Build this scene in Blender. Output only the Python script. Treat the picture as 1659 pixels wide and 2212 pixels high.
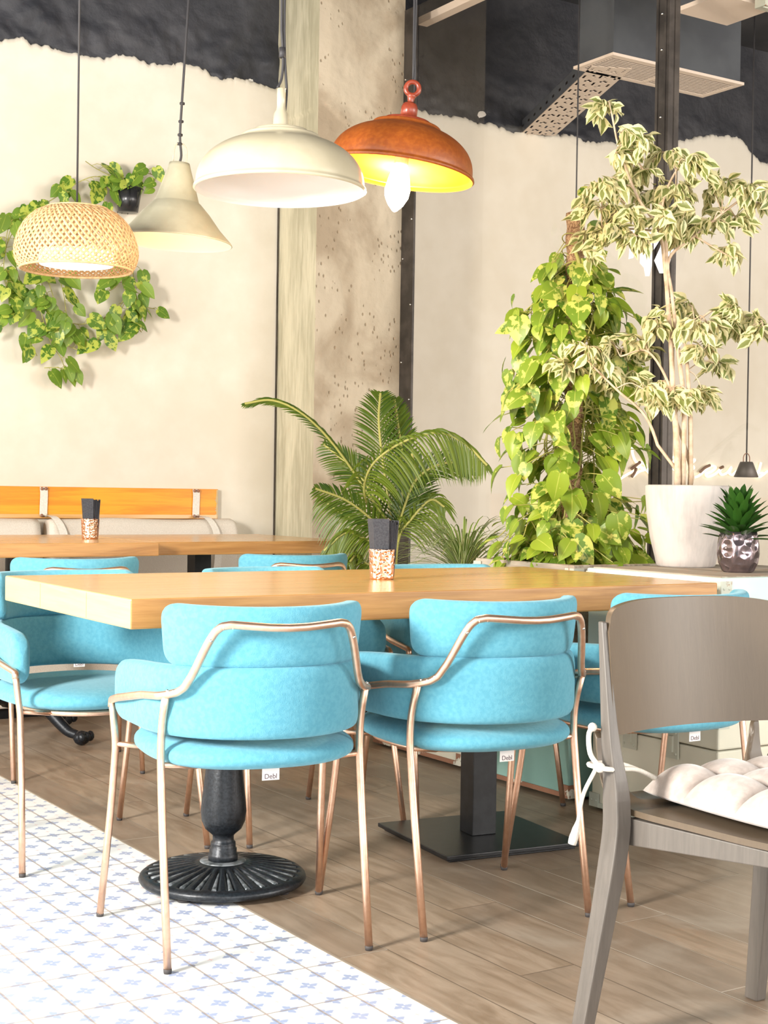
import bpy, bmesh, math, random
from mathutils import Vector, Matrix, noise
for o in list(bpy.data.objects): bpy.data.objects.remove(o, do_unlink=True)
S = bpy.context.scene
COL = S.collection
PI = math.pi
random.seed(11)

# ------------------------------------------------------------------ camera
# X runs along the tables and the back wall, Y towards the back wall, Z up. Metres.
IMG_W, IMG_H, F_PX = 1659.0, 2212.0, 3142.0
PITCH, ROLL, YAW, CAM_H = -0.0137, 0.0151, 0.572, 1.0383
def camera():
    cp, sp, cr, sr = math.cos(PITCH), math.sin(PITCH), math.cos(ROLL), math.sin(ROLL)
    fwd = Vector((0, cp, sp)); right = Vector((1, 0, 0)); up = right.cross(fwd)
    r = right*cr + up*sr; u = -right*sr + up*cr
    M = Matrix.Rotation(-YAW, 3, 'Z')
    r, u, f = M @ r, M @ u, M @ fwd
    cam = bpy.data.cameras.new('camera'); o = bpy.data.objects.new('camera', cam); COL.objects.link(o)
    o.matrix_world = Matrix(((r.x, u.x, -f.x, 0), (r.y, u.y, -f.y, 0), (r.z, u.z, -f.z, CAM_H), (0, 0, 0, 1)))
    cam.sensor_fit = 'VERTICAL'; cam.sensor_height = 24.0; cam.lens = F_PX*24.0/IMG_H
    cam.clip_start = 0.05; cam.clip_end = 100
    S.camera = o
    return f
FWD = camera()

# ------------------------------------------------------------------ light and exposure
S.view_settings.view_transform = 'Standard'; S.view_settings.look = 'None'
S.view_settings.gamma = 1; S.view_settings.use_curve_mapping = False
S.view_settings.exposure = 0.30
W = bpy.data.worlds.new('world'); S.world = W; W.use_nodes = True
W.node_tree.nodes['Background'].inputs[0].default_value = (0.80, 0.90, 1.0, 1)
W.node_tree.nodes['Background'].inputs[1].default_value = 0.9
def area(name, loc, to, sx, sy, power, col=(1, 1, 1)):
    l = bpy.data.lights.new(name, 'AREA'); l.shape = 'RECTANGLE'; l.size = sx; l.size_y = sy
    l.energy = power; l.color = col
    o = bpy.data.objects.new(name, l); COL.objects.link(o); o.location = loc
    o.rotation_euler = (Vector(to)-Vector(loc)).to_track_quat('-Z', 'Y').to_euler()
    return o
# daylight from the left wall and far room openings, added fill behind the camera
area('window_daylight', (-1.97, 2.3, 1.95), (3, 2.9, 0.9), 0.75, 0.95, 350, (1, 0.96, 0.90))
area('window_daylight', (-1.97, 5.0, 1.9), (3, 5.6, 1.4), 1.5, 1.7, 95, (1, 0.97, 0.92))
area('shopfront_daylight', (1.5, -2.35, 1.9), (2.5, 4, 1.5), 6.0, 2.6, 165, (1, 0.97, 0.93))  # unseen fill light added to brighten the faces towards the camera
area('far_room_daylight', (7.0, -2.35, 1.9), (6.3, 6, 1.7), 4.4, 2.6, 430, (1, 0.96, 0.92))

# ------------------------------------------------------------------ node helpers
class X:
    """arithmetic on shader sockets"""
    def __init__(s, nt, sock): s.nt, s.s = nt, sock
    def op(s, o, b=None, c=None):
        n = s.nt.nodes.new('ShaderNodeMath'); n.operation = o
        s.nt.links.new(s.s, n.inputs[0])
        for i, v in ((1, b), (2, c)):
            if v is None: continue
            if isinstance(v, X): s.nt.links.new(v.s, n.inputs[i])
            else: n.inputs[i].default_value = v
        return X(s.nt, n.outputs[0])
    def __add__(s, b): return s.op('ADD', b)
    def __sub__(s, b): return s.op('SUBTRACT', b)
    def __mul__(s, b): return s.op('MULTIPLY', b)
    def __truediv__(s, b): return s.op('DIVIDE', b)
    def lt(s, b): return s.op('LESS_THAN', b)
    def gt(s, b): return s.op('GREATER_THAN', b)
    def mn(s, b): return s.op('MINIMUM', b)
    def mx(s, b): return s.op('MAXIMUM', b)
    def abs(s): return s.op('ABSOLUTE')
    def pow(s, b): return s.op('POWER', b)
    def frac(s): return s.op('FRACT')
    def floor(s): return s.op('FLOOR')
    def step(s, a, b):
        n = s.nt.nodes.new('ShaderNodeMapRange'); n.interpolation_type = 'SMOOTHSTEP'
        s.nt.links.new(s.s, n.inputs[0]); n.inputs[1].default_value = a; n.inputs[2].default_value = b
        return X(s.nt, n.outputs[0])
class M:
    def __init__(s, name, col=(.8, .8, .8), rough=.6, metal=0, spec=.5):
        s.m = bpy.data.materials.new(name); s.m.use_nodes = True; s.nt = s.m.node_tree
        s.b = s.nt.nodes['Principled BSDF']
        s.b.inputs['Base Color'].default_value = (*col, 1); s.b.inputs['Roughness'].default_value = rough
        s.b.inputs['Metallic'].default_value = metal; s.b.inputs['Specular IOR Level'].default_value = spec
        s.col = col
    def new(s, t): return s.nt.nodes.new(t)
    def co(s, kind='Object', scale=(1, 1, 1), rot=(0, 0, 0)):
        n = s.new('ShaderNodeTexCoord'); mp = s.new('ShaderNodeMapping')
        s.nt.links.new(n.outputs[kind], mp.inputs[0]); mp.inputs['Scale'].default_value = scale; mp.inputs['Rotation'].default_value = rot
        return mp.outputs[0]
    def sep(s, sock):
        n = s.new('ShaderNodeSeparateXYZ'); s.nt.links.new(sock, n.inputs[0])
        return [X(s.nt, n.outputs[i]) for i in range(3)]
    def vec(s, x, y, z=None):
        n = s.new('ShaderNodeCombineXYZ'); s.nt.links.new(x.s, n.inputs[0]); s.nt.links.new(y.s, n.inputs[1])
        if z: s.nt.links.new(z.s, n.inputs[2])
        return n.outputs[0]
    def noise(s, scale, detail=4, co=None, rough=.55, dist=0):
        n = s.new('ShaderNodeTexNoise'); n.inputs['Scale'].default_value = scale; n.inputs['Detail'].default_value = detail
        n.inputs['Roughness'].default_value = rough; n.inputs['Distortion'].default_value = dist
        s.nt.links.new(co if co is not None else s.co(), n.inputs['Vector']); return X(s.nt, n.outputs[0])
    def vor(s, scale, co=None, feat='F1'):
        n = s.new('ShaderNodeTexVoronoi'); n.feature = feat; n.inputs['Scale'].default_value = scale
        s.nt.links.new(co if co is not None else s.co(), n.inputs['Vector']); return X(s.nt, n.outputs['Distance'])
    def attr(s, name):
        n = s.new('ShaderNodeAttribute'); n.attribute_name = name; return X(s.nt, n.outputs['Fac'])
    def mix(s, fac, a, b):
        n = s.new('ShaderNodeMix'); n.data_type = 'RGBA'
        if isinstance(fac, X): s.nt.links.new(fac.s, n.inputs[0])
        else: n.inputs[0].default_value = fac
        for i, v in ((6, a), (7, b)):
            if isinstance(v, tuple): n.inputs[i].default_value = (*v, 1)
            else: s.nt.links.new(v, n.inputs[i])
        return n.outputs[2]
    def base(s, sock): s.nt.links.new(sock, s.b.inputs['Base Color']); return s
    def rough(s, x): s.nt.links.new(x.s, s.b.inputs['Roughness']); return s
    def bump(s, h, strength=.3, dist=.01):
        n = s.new('ShaderNodeBump'); n.inputs['Strength'].default_value = strength; n.inputs['Distance'].default_value = dist
        s.nt.links.new(h.s, n.inputs['Height']); s.nt.links.new(n.outputs[0], s.b.inputs['Normal']); return s
    def emit(s, col, st):
        s.b.inputs['Emission Color'].default_value = (*col, 1); s.b.inputs['Emission Strength'].default_value = st; return s
    def translucent(s, sock, f=.3):
        t = s.new('ShaderNodeBsdfTranslucent'); mx = s.new('ShaderNodeMixShader'); mx.inputs[0].default_value = f
        if isinstance(sock, tuple): t.inputs[0].default_value = (*sock, 1)
        else: s.nt.links.new(sock, t.inputs[0])
        out = s.nt.nodes['Material Output']
        s.nt.links.new(s.b.outputs[0], mx.inputs[1]); s.nt.links.new(t.outputs[0], mx.inputs[2]); s.nt.links.new(mx.outputs[0], out.inputs[0]); return s
def speckle(name, a, b, scale, rough, metal=0, bs=.2, bd=.004, detail=5, sc3=(1, 1, 1), spec=.5):
    m = M(name, a, rough, metal, spec); n = m.noise(scale, detail, m.co(scale=sc3))
    m.base(m.mix(n.step(.35, .65), a, b)); m.bump(n, bs, bd); return m.m

def wood(name, light, dark, axis=0, rough=.35, scale=1.0, knots=False, strong=.5):
    m = M(name, light, rough); sc = [22*scale]*3; sc[axis] = 1.3*scale
    c = m.co(scale=tuple(sc)); n = m.noise(1.0, 6, c, .6, 1.2); f = m.noise(5.0, 4, c, .6, .5)
    g = (n*.7+f*.3).step(.5-.5*strong*.5, .5+.5*strong*.5)
    col = m.mix(g, light, dark)
    if knots:
        v = m.vor(2.6, m.co(scale=(1, 0, 1.6))); col = m.mix(v.step(.070, .040), col, (.28, .07, .01))
    m.base(col); m.bump(g, .08, .002); return m.m

MAT = {}
def build_materials():
    # warm plaster: patchy
    m = M('plaster', rough=.75); a = m.noise(1.1, 6, rough=.6); b = m.noise(9, 6)
    c = m.mix((a*.8+b*.2).step(.34, .66), (.63, .57, .465), (.72, .67, .575)); m.base(c); m.bump(b, .10, .006); MAT['plaster'] = m.m
    # black painted rough concrete
    m = M('black_concrete', rough=.6); a = m.noise(3, 8); b = m.noise(22, 6)
    m.base(m.mix(a.step(.4, .7), (.020, .021, .027), (.045, .045, .052))); m.bump(a*.6+b*.4, .5, .03); MAT['black'] = m.m
    # raw concrete column
    m = M('concrete', rough=.8); a = m.noise(2.2, 8, dist=.6); b = m.noise(14, 8); v = m.vor(34, m.co(scale=(1, 1, .7))); pit = v.step(.26, .08)
    k = m.noise(3.1, 3).gt(.5)
    c = m.mix(a.step(.38, .64), (.34, .265, .18), (.50, .42, .31)); c = m.mix(pit*k*.7, c, (.22, .15, .08)); m.base(c)
    m.bump(b*.5+a*.5-pit*k*.6, .5, .02); MAT['concrete'] = m.m
    m = M('concrete_smooth', rough=.75); a = m.noise(1.5, 6, m.co(scale=(3, 3, .8))); b = m.noise(30, 5, m.co(scale=(2, 2, .2)))
    m.base(m.mix((a*.7+b*.3).step(.4, .62), (.36, .325, .22), (.55, .50, .36))); m.bump(b, .12, .01); MAT['concrete_smooth'] = m.m
    # floor planks, running along Y, 15 cm wide
    m = M('floor_planks', rough=.42, spec=.4); x, y, z = m.sep(m.co())
    col_i = (x/.15).floor(); fx = (x/.15).frac(); off = (col_i*.618).frac()
    yy = y/1.25+off; row = yy.floor(); fy = yy.frac()
    wn = m.new('ShaderNodeTexWhiteNoise'); wn.noise_dimensions = '2D'; m.nt.links.new(m.vec(col_i, row), wn.inputs['Vector'])
    rnd = X(m.nt, wn.outputs['Value'])
    g = m.noise(1.0, 8, m.vec(x*20+rnd*40, y*3.2+rnd*17, rnd*9), .62, 1.2); big = m.noise(2.6, 5, dist=.8)
    c = m.mix(g.step(.28, .74), (.215, .148, .094), (.365, .275, .198))
    c = m.mix(rnd*.55, c, (.175, .13, .095)); c = m.mix(big.step(.5, .75)*.35, c, (.44, .38, .31))
    scr = m.noise(60, 3, m.vec(x*3, y*.3)).step(.70, .78); c = m.mix(scr*.3, c, (.6, .55, .5))
    e = fx.mn(fx*-1+1.0); ey = (fy.mn(fy*-1+1.0))*1.25/.15
    seam = e.mn(ey).step(.016, .004)
    c = m.mix(seam*.75, c, m.mix(rnd.gt(.6), (.09, .06, .04), (.52, .46, .38))); m.base(c)
    m.bump(g*.4-seam, .25, .004); m.rough(g*.2+.30); MAT['planks'] = m.m
    # printed tiles
    m = M('printed_tiles', rough=.32, spec=.4); x, y, z = m.sep(m.co())
    u = (x-1.267)/.103; v = (y-2.939)/.103+.0
    vv = (y-2.939)/.102
    A = u+vv; B = u-vv
    def loc(off):
        a = (A+off).frac()-.5; b = (B+off).frac()-.5
        return (a+b)*.5, (a-b)*.5
    fx_, fy_ = loc(0.0)                       # flower lattice, back in u,v axes
    r = (fx_*fx_+fy_*fy_).pow(.5)
    n = m.new('ShaderNodeMath'); n.operation = 'ARCTAN2'; m.nt.links.new(fy_.s, n.inputs[0]); m.nt.links.new(fx_.s, n.inputs[1])
    th = X(m.nt, n.outputs[0])
    pet = (th*2).op('COSINE').abs().pow(.6)*.72+.28; d8 = (th*8+.4).op('SINE')*.12+1.0
    fl = (r/(pet*d8*.205)).step(1.08, .92)*(r.gt(.028))
    cx, cy = loc(.5); arm = cx.abs().mn(cy.abs()); cr = (arm.lt(.014))*((cx.abs()+cy.abs()).lt(.075))
    wv = m.noise(9, 3); vine = (((u+vv)*1.0+wv*.25).frac()-.5).abs().lt(.03)
    dirt = m.noise(2.2, 5)
    c = m.mix(dirt.step(.35, .7), (.72, .74, .74), (.80, .81, .80))
    c = m.mix(vine*.07, c, (.45, .5, .5))
    c = m.mix(fl*.8, c, (.22, .28, .47)); c = m.mix(cr*.6, c, (.75, .33, .30))
    ju = u.frac(); ju = ju.mn(ju*-1+1.0); jv = (vv*.5).frac(); jv = jv.mn(jv*-1+1.0)*2
    j = ju.mn(jv).step(.036, .014); c = m.mix(j*.8, c, (.30, .24, .20)); m.base(c); m.bump(j*-1, .2, .002); MAT['tiles'] = m.m
    # woods
    MAT['oak'] = wood('oak_top', (.68, .41, .165), (.56, .30, .095), 0, .20, strong=1.1)
    MAT['oak_end'] = wood('oak_end_grain', (.52, .395, .21), (.46, .33, .155), 1, .45, strong=.7)
    MAT['oak_side'] = wood('oak_side', (.50, .26, .08), (.28, .12, .03), 0, .4, strong=.8)  # oak of the long sides: darker grain, with shade put into its colour
    MAT['board'] = wood('orange_pine', (.78, .33, .012), (.66, .22, .005), 0, .45, knots=True)
    MAT['dark_wood'] = wood('grey_brown_stain', (.118, .084, .052), (.095, .068, .043), 2, .42, 2.5, strong=1.6)
    MAT['leg_wood'] = wood('grey_stained_leg', (.125, .108, .092), (.095, .082, .070), 2, .42, 2.5, strong=.8)
    MAT['grey_wood'] = wood('weathered_wood', (.42, .37, .30), (.24, .19, .14), 1, .8)
    # fabrics
    m = M('turquoise_wool', (.12, .47, .56), .95, spec=.15); n = m.noise(420, 3); k = m.noise(90, 4)
    m.base(m.mix(k.step(.35, .65), (.098, .325, .430), (.122, .365, .470))); m.bump(n*.5+k*.5, .45, .004)
    m.b.inputs['Sheen Weight'].default_value = .25; m.b.inputs['Sheen Roughness'].default_value = .5; m.b.inputs['Sheen Tint'].default_value = (.7, .92, 1, 1); MAT['wool'] = m.m
    m = M('linen', (.62, .56, .48), .9); n = m.noise(260, 3, m.co(scale=(1, 1, 3))); k = m.noise(14, 3)
    m.base(m.mix(n.step(.35, .65), (.54, .48, .40), (.68, .62, .54))); m.bump(n*.5+k*.5, .3, .004); MAT['linen'] = m.m
    m = M('suede', (.60, .50, .44), .85); k = m.noise(60, 4); m.base(m.mix(k.step(.35, .65), (.40, .335, .295), (.48, .41, .365))); m.bump(k, .2, .003)
    m.b.inputs['Sheen Weight'].default_value = .4; MAT['suede'] = m.m
    MAT['strap'] = speckle('cotton_strap', (.70, .66, .58), (.62, .57, .50), 200, .9)
    # metals and paint
    MAT['rose'] = speckle('rose_gold', (.90, .62, .47), (.84, .55, .40), 60, .38, 1, .05, .001)
    MAT['black_iron'] = speckle('cast_iron', (.007, .009, .012), (.018, .022, .028), 150, .36, .3, .25, .002)
    MAT['iron_worn'] = speckle('worn_iron', (.06, .07, .075), (.24, .26, .28), 40, .4, .4, .2, .002)
    MAT['black_steel'] = speckle('black_steel', (.006, .0065, .008), (.012, .013, .015), 30, .35, .2, .03, .001)
    MAT['frame_steel'] = speckle('frame_steel', (.045, .038, .033), (.085, .072, .062), 9, .45, .5, .1, .002)
    MAT['screw'] = M('bright_screw', (.7, .68, .64), .25, 1).m
    MAT['cap'] = M('rubber', (.05, .045, .045), .7).m
    m = M('hammered_copper', (.80, .50, .36), .22, 1); v = m.vor(95); m.bump(v.step(0, .6), .8, .003); MAT['copper'] = m.m
    m = M('hammered_pot', (.28, .23, .25), .18, .9); v = m.vor(28); m.bump(v.step(0, .7), .9, .01); MAT['silver_pot'] = m.m
    MAT['cream'] = speckle('cream_enamel', (.47, .42, .30), (.43, .38, .265), 12, .28, bs=.03, bd=.001)
    MAT['cream_in'] = M('white_enamel', (.86, .82, .77), .35).m
    MAT['sage'] = speckle('sage_cream_enamel', (.37, .345, .25), (.33, .305, .215), 14, .35, bs=.04, bd=.001)
    MAT['sage_in'] = M('warm_white_enamel', (.85, .78, .60), .4).m
    m = M('orange_enamel', (.36, .085, .016), .42); n = m.noise(70, 6); m.base(m.mix(n.step(.35, .7), (.24, .055, .007), (.31, .080, .010))); m.bump(n, .3, .002); MAT['orange'] = m.m
    MAT['orange_in'] = M('orange_inner', (.86, .22, .004), .4).m
    MAT['red_iron'] = speckle('red_iron', (.28, .05, .022), (.22, .035, .016), 60, .3, bs=.1, bd=.001)
    MAT['cord'] = M('black_cord', (.03, .028, .03), .6).m
    m = M('lit_bulb', (1, .9, .7), .3).emit((1, .83, .56), 42); MAT['bulb'] = m.m
    m = M('warm_bulb', (1, .9, .7), .3).emit((1, .84, .55), 22); MAT['bulb2'] = m.m
    m = M('lit_diffuser', (.95, .93, .88), .5).emit((1, .92, .78), 1.2); MAT['diff'] = m.m
    MAT['rattan'] = speckle('woven_bamboo', (.64, .42, .215), (.50, .30, .135), 90, .55, bs=.2, bd=.001); 
    MAT['napkin'] = speckle('black_paper', (.030, .032, .040), (.05, .052, .06), 200, .8)
    MAT['paper'] = M('pale_paper', (.75, .70, .60), .8).m
    MAT['tag'] = M('white_tag', (.80, .76, .74), .7).m
    MAT['ink'] = M('dark_ink', (.12, .07, .09), .7).m
    # painted trunks with chips
    def chipped(name, a, b, chip, amt):
        m = M(name, a, .6); n = m.noise(2.5, 5); h = m.noise(9, 8, rough=.7); ch = h.step(amt, amt+.03)
        m.base(m.mix(ch, m.mix(n.step(.35, .65), a, b), chip)); m.bump(h*.4-ch, .3, .003); return m.m
    MAT['turq'] = chipped('turquoise_paint', (.20, .36, .32), (.28, .45, .39), (.30, .16, .09), .70)
    MAT['ice'] = chipped('pale_blue_paint', (.46, .60, .58), (.58, .68, .64), (.50, .42, .32), .68)
    MAT['ivory'] = chipped('ivory_paint', (.66, .62, .50), (.56, .56, .46), (.25, .17, .10), .70)
    MAT['fitting'] = chipped('painted_fitting', (.52, .50, .40), (.42, .46, .40), (.33, .17, .09), .60)
    MAT['rust'] = chipped('rusty_fitting', (.30, .14, .08), (.22, .10, .06), (.62, .60, .50), .56)
    # plants
    def leaf(name, green, dark, pale, kind):
        m = M(name, green, .38, spec=.45)
        n = m.new('ShaderNodeUVMap'); n.uv_map = 'leaf'; u, v, _ = m.sep(n.outputs[0]); rnd = m.attr('rnd')
        g = m.mix(rnd, green, dark); au = (u-.5).abs()*2
        if kind == 'var':
            nz = m.noise(26, 3)
            f = (au+nz*1.5-.72).step(.38, .46); g = m.mix(f, g, pale)
        elif kind == 'poth':
            nz = m.noise(34, 3, m.vec(u*.05, v*.01) if False else m.co()); f = (nz+rnd*.26).step(.70, .76); g = m.mix(f*.8, g, pale)
            g = m.mix(au.step(.07, .0)*.5, g, pale)
        elif kind == 'stripe':
            g = m.mix(au.step(.62, .75)*.8, g, pale)
        m.base(g); m.translucent(g, .32); return m.m
    MAT['pothos'] = leaf('pothos_leaf', (.30, .40, .035), (.095, .20, .022), (.66, .66, .16), 'poth')
    MAT['pothos_wall'] = leaf('wall_pothos_leaf', (.22, .34, .04), (.07, .17, .02), (.55, .60, .10), 'poth')
    MAT['ficus'] = leaf('ficus_leaf', (.19, .24, .055), (.28, .30, .10), (.82, .76, .44), 'var')
    MAT['palm'] = leaf('palm_leaf', (.145, .20, .018), (.035, .085, .012), (.3, .4, .05), 'plain')
    MAT['spider'] = leaf('spider_leaf', (.20, .30, .05), (.12, .20, .03), (.80, .80, .48), 'stripe')
    MAT['dracaena'] = leaf('dracaena_leaf', (.045, .14, .018), (.02, .07, .012), (.2, .4, .05), 'plain')
    MAT['stem'] = M('green_stem', (.36, .34, .09), .6).m
    MAT['bark'] = speckle('pale_bark', (.60, .46, .33), (.44, .31, .20), 30, .8)
    m = M('coir', (.36, .20, .10), .95); n = m.noise(70, 6, dist=2.0); m.base(m.mix(n.step(.35, .65), (.20, .10, .05), (.56, .36, .20))); m.bump(n, .8, .01); MAT['coir'] = m.m
    MAT['soil'] = speckle('soil', (.05, .032, .02), (.12, .08, .05), 60, 1, bs=.8, bd=.01)
    m = M('pale_clay', (.60, .55, .50), .7); n = m.noise(5, 6, m.co(scale=(1.5, 1.5, .8))); f = m.noise(60, 4, m.co(scale=(1, 1, .15)))
    m.base(m.mix((n*.7+f*.3).step(.4, .64), (.50, .46, .425), (.37, .34, .32))); m.bump(f, .12, .003); MAT['clay'] = m.m
    MAT['black_pot'] = M('black_plastic', (.02, .02, .022), .25).m
    MAT['terracotta'] = M('terracotta', (.38, .14, .07), .7).m
    # glass sheet: clear with fresnel reflection
    m = M('clear_glass'); nt = m.nt; t = m.new('ShaderNodeBsdfTransparent'); g = m.new('ShaderNodeBsdfGlossy'); f = m.new('ShaderNodeFresnel'); mx = m.new('ShaderNodeMixShader')
    t.inputs[0].default_value = (.98, .97, .955, 1)
    g.inputs['Roughness'].default_value = 0.0; f.inputs[0].default_value = 1.5
    ge = m.new('ShaderNodeNewGeometry'); k = X(nt, f.outputs[0])*(X(nt, ge.outputs['Backfacing'])*-1+1.0); nt.links.new(k.s, mx.inputs[0]); nt.links.new(t.outputs[0], mx.inputs[1]); nt.links.new(g.outputs[0], mx.inputs[2]); nt.links.new(mx.outputs[0], nt.nodes['Material Output'].inputs[0]); MAT['glass'] = m.m
    MAT['vinyl'] = M('white_vinyl', (.88, .90, .93), .5).emit((.9, .95, 1), .25).m  # white glow stands in for a bright window reflected in the glass
    MAT['neon'] = M('ivory_tube', (.92, .84, .66), .3).emit((1, .88, .66), 1.1).m
    MAT['brown_paint'] = M('brown_tube', (.16, .08, .05), .4).m
    MAT['dark_paint'] = speckle('dark_ceiling', (.030, .031, .036), (.05, .05, .056), 3, .8, bs=.2, bd=.01)
    MAT['blue_grey'] = speckle('blue_grey_duct', (.075, .082, .092), (.055, .06, .07), 4, .6)
    MAT['vent'] = M('cream_metal', (.72, .60, .50), .5).m
    MAT['gap'] = M('vent_gap', (.05, .03, .02), .9).m
    MAT['white_wall'] = M('white_paint', (.78, .74, .68), .8).m
build_materials()

# ------------------------------------------------------------------ mesh helpers
class MB:
    def __init__(s): s.v, s.f, s.sm, s.uv, s.rnd = [], [], [], [], []
    def add(s, vs, fs, smooth=True, uv=None, rnd=0.0):
        o = len(s.v); s.v += [tuple(p) for p in vs]; s.f += [tuple(i+o for i in f) for f in fs]; s.sm += [smooth]*len(fs)
        s.uv += uv if uv else [(0, 0)]*len(vs); s.rnd += [rnd]*len(vs); return s
    def box(s, x0, x1, y0, y1, z0, z1):
        v = [(x, y, z) for z in (z0, z1) for y in (y0, y1) for x in (x0, x1)]
        return s.add(v, [(0, 2, 3, 1), (4, 5, 7, 6), (0, 1, 5, 4), (2, 6, 7, 3), (0, 4, 6, 2), (1, 3, 7, 5)], False)
    def hexa(s, bot, top):                    # two quads, counter-clockwise seen from above
        return s.add(list(bot)+list(top), [(3, 2, 1, 0), (4, 5, 6, 7), (0, 1, 5, 4), (1, 2, 6, 5), (2, 3, 7, 6), (3, 0, 4, 7)], False)
    def tube(s, pts, r, n=8, caps=True, closed=False, uvs=None):
        pts = [Vector(p) for p in pts]; N = len(pts); rr = r if isinstance(r, (list, tuple)) else [r]*N
        vs, fs = [], []; prev = None
        for i, p in enumerate(pts):
            if closed: t = pts[(i+1) % N]-pts[i-1]
            else: t = pts[min(i+1, N-1)]-pts[max(i-1, 0)]
            t.normalize()
            if prev is None:
                a = Vector((0, 0, 1)) if abs(t.z) < .9 else Vector((1, 0, 0)); nn = a.cross(t).normalized()
            else:
                nn = (prev-t*prev.dot(t)).normalized()
            prev = nn; b = t.cross(nn)
            for k in range(n):
                a = 2*PI*k/n; vs.append(p+(nn*math.cos(a)+b*math.sin(a))*rr[i])
        for i in range(N if closed else N-1):
            j = (i+1) % N
            for k in range(n):
                k2 = (k+1) % n; fs.append((i*n+k, i*n+k2, j*n+k2, j*n+k))
        s.add(vs, fs)
        if caps and not closed:
            o = len(s.v)-len(vs); s.f += [tuple(o+k for k in reversed(range(n))), tuple(o+(N-1)*n+k for k in range(n))]; s.sm += [False, False]
        return s
    def lathe(s, prof, n=48, c=(0, 0, 0), fn=None):
        vs, fs = [], []; P = len(prof)
        for k in range(n):
            a = 2*PI*k/n
            for (r, z) in prof:
                if fn: r, z = fn(r, z, a)
                vs.append((c[0]+r*math.cos(a), c[1]+r*math.sin(a), c[2]+z))
        for k in range(n):
            k2 = (k+1) % n
            for i in range(P-1): fs.append((k*P+i, k2*P+i, k2*P+i+1, k*P+i+1))
        return s.add(vs, fs)
    def sphere(s, c, r, n=10, sz=1):
        return s.lathe([(r*math.sin(PI*i/n)+1e-5, r*sz*-math.cos(PI*i/n)) for i in range(n+1)], n*2, c)
    def grid(s, fn, nu, nv, smooth=True, flip=False):
        vs = [fn(i/nu, j/nv) for i in range(nu+1) for j in range(nv+1)]; fs = []
        for i in range(nu):
            for j in range(nv):
                a = i*(nv+1)+j; q = (a, a+nv+1, a+nv+2, a+1); fs.append(q[::-1] if flip else q)
        return s.add(vs, fs, smooth)
    def build(s, name, mat, parent=None, bevel=0, seg=2, xf=None):
        me = bpy.data.meshes.new(name); vs = s.v if xf is None else [tuple(xf @ Vector(p)) for p in s.v]
        me.from_pydata(vs, [], s.f); me.update()
        me.polygons.foreach_set('use_smooth', s.sm)
        if any(s.rnd) or any(u != (0, 0) for u in s.uv[:50]):
            l = me.uv_layers.new(name='leaf'); at = me.attributes.new('rnd', 'FLOAT', 'POINT'); at.data.foreach_set('value', s.rnd)
            fl = []
            for lp in me.loops: fl += s.uv[lp.vertex_index]
            l.data.foreach_set('uv', fl)
        mats = mat if isinstance(mat, list) else [mat]
        for q in mats: me.materials.append(MAT[q])
        o = bpy.data.objects.new(name, me); COL.objects.link(o)
        if parent is not None: o.parent = parent
        if bevel:
            b = o.modifiers.new('bevel', 'BEVEL'); b.width = bevel; b.segments = seg; b.limit_method = 'ANGLE'; b.angle_limit = .6; b.harden_normals = False
        return o
def cr(pts, n=8, closed=False):
    pts = [Vector(p) for p in pts]; N = len(pts); out = []
    for i in range(N if closed else N-1):
        p0 = pts[i-1] if (i or closed) else pts[0]*2-pts[1]; p1 = pts[i]; p2 = pts[(i+1) % N]
        p3 = pts[(i+2) % N] if (i+2 < N or closed) else pts[-1]*2-pts[-2]
        for k in range(n):
            t = k/n; out.append(.5*((2*p1)+(p2-p0)*t+(2*p0-5*p1+4*p2-p3)*t*t+(3*p1-p0-3*p2+p3)*t*t*t))
    if not closed: out.append(pts[-1])
    return out
def rounded(pts, rad, n=5):
    pts = [Vector(p) for p in pts]; out = [pts[0]]
    for i in range(1, len(pts)-1):
        a, p, b = pts[i-1], pts[i], pts[i+1]; d1, d2 = (a-p), (b-p); r = min(rad, d1.length*.49, d2.length*.49)
        s, e = p+d1.normalized()*r, p+d2.normalized()*r
        for k in range(n+1):
            t = k/n; out.append(s*(1-t)**2+p*2*t*(1-t)+e*t*t)
    return out+[pts[-1]]
def sp(x, e): return math.copysign(abs(x)**e, x)
def struct(o): o['kind'] = 'structure'; return o
def thing(name, label, cat, loc=(0, 0, 0), rz=0, group=None):
    o = bpy.data.objects.new(name, None); COL.objects.link(o); o.empty_display_size = .1
    o.location = loc; o.rotation_euler = (0, 0, rz); o['label'] = label; o['category'] = cat
    if group: o['group'] = group
    return o
def tag(o, label, cat, group=None, kind=None):
    o['label'] = label; o['category'] = cat
    if group: o['group'] = group
    if kind: o['kind'] = kind
    return o
def dup(root, loc, rz, label):
    r = root.copy(); COL.objects.link(r); r.location = loc; r.rotation_euler = (0, 0, rz); r['label'] = label
    for ch in list(root.children):
        c = ch.copy(); COL.objects.link(c); c.parent = r
        for g in list(ch.children):
            d = g.copy(); COL.objects.link(d); d.parent = c
    return r

# ================================================================== THE ROOM
YW = 6.95          # back wall
XG = 4.28          # glazed partition
ZC = 4.05          # ceiling
b = MB(); b.box(1.672, 10, -2.5, YW, -.05, 0); struct(b.build('floor', 'planks'))
b = MB(); b.box(-2.05, 1.668, -2.5, YW, -.05, 0); o = struct(b.build('floor_tiles', 'tiles')); o.name = 'floor.001'
b = MB(); b.box(1.667, 1.673, -2.5, YW, -.02, .001); struct(b.build('trim_1', 'grey_wood'))
b = MB(); b.box(-2.05, 10, -2.5, YW+.1, ZC, ZC+.1); struct(b.build('ceiling', 'dark_paint'))
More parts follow.
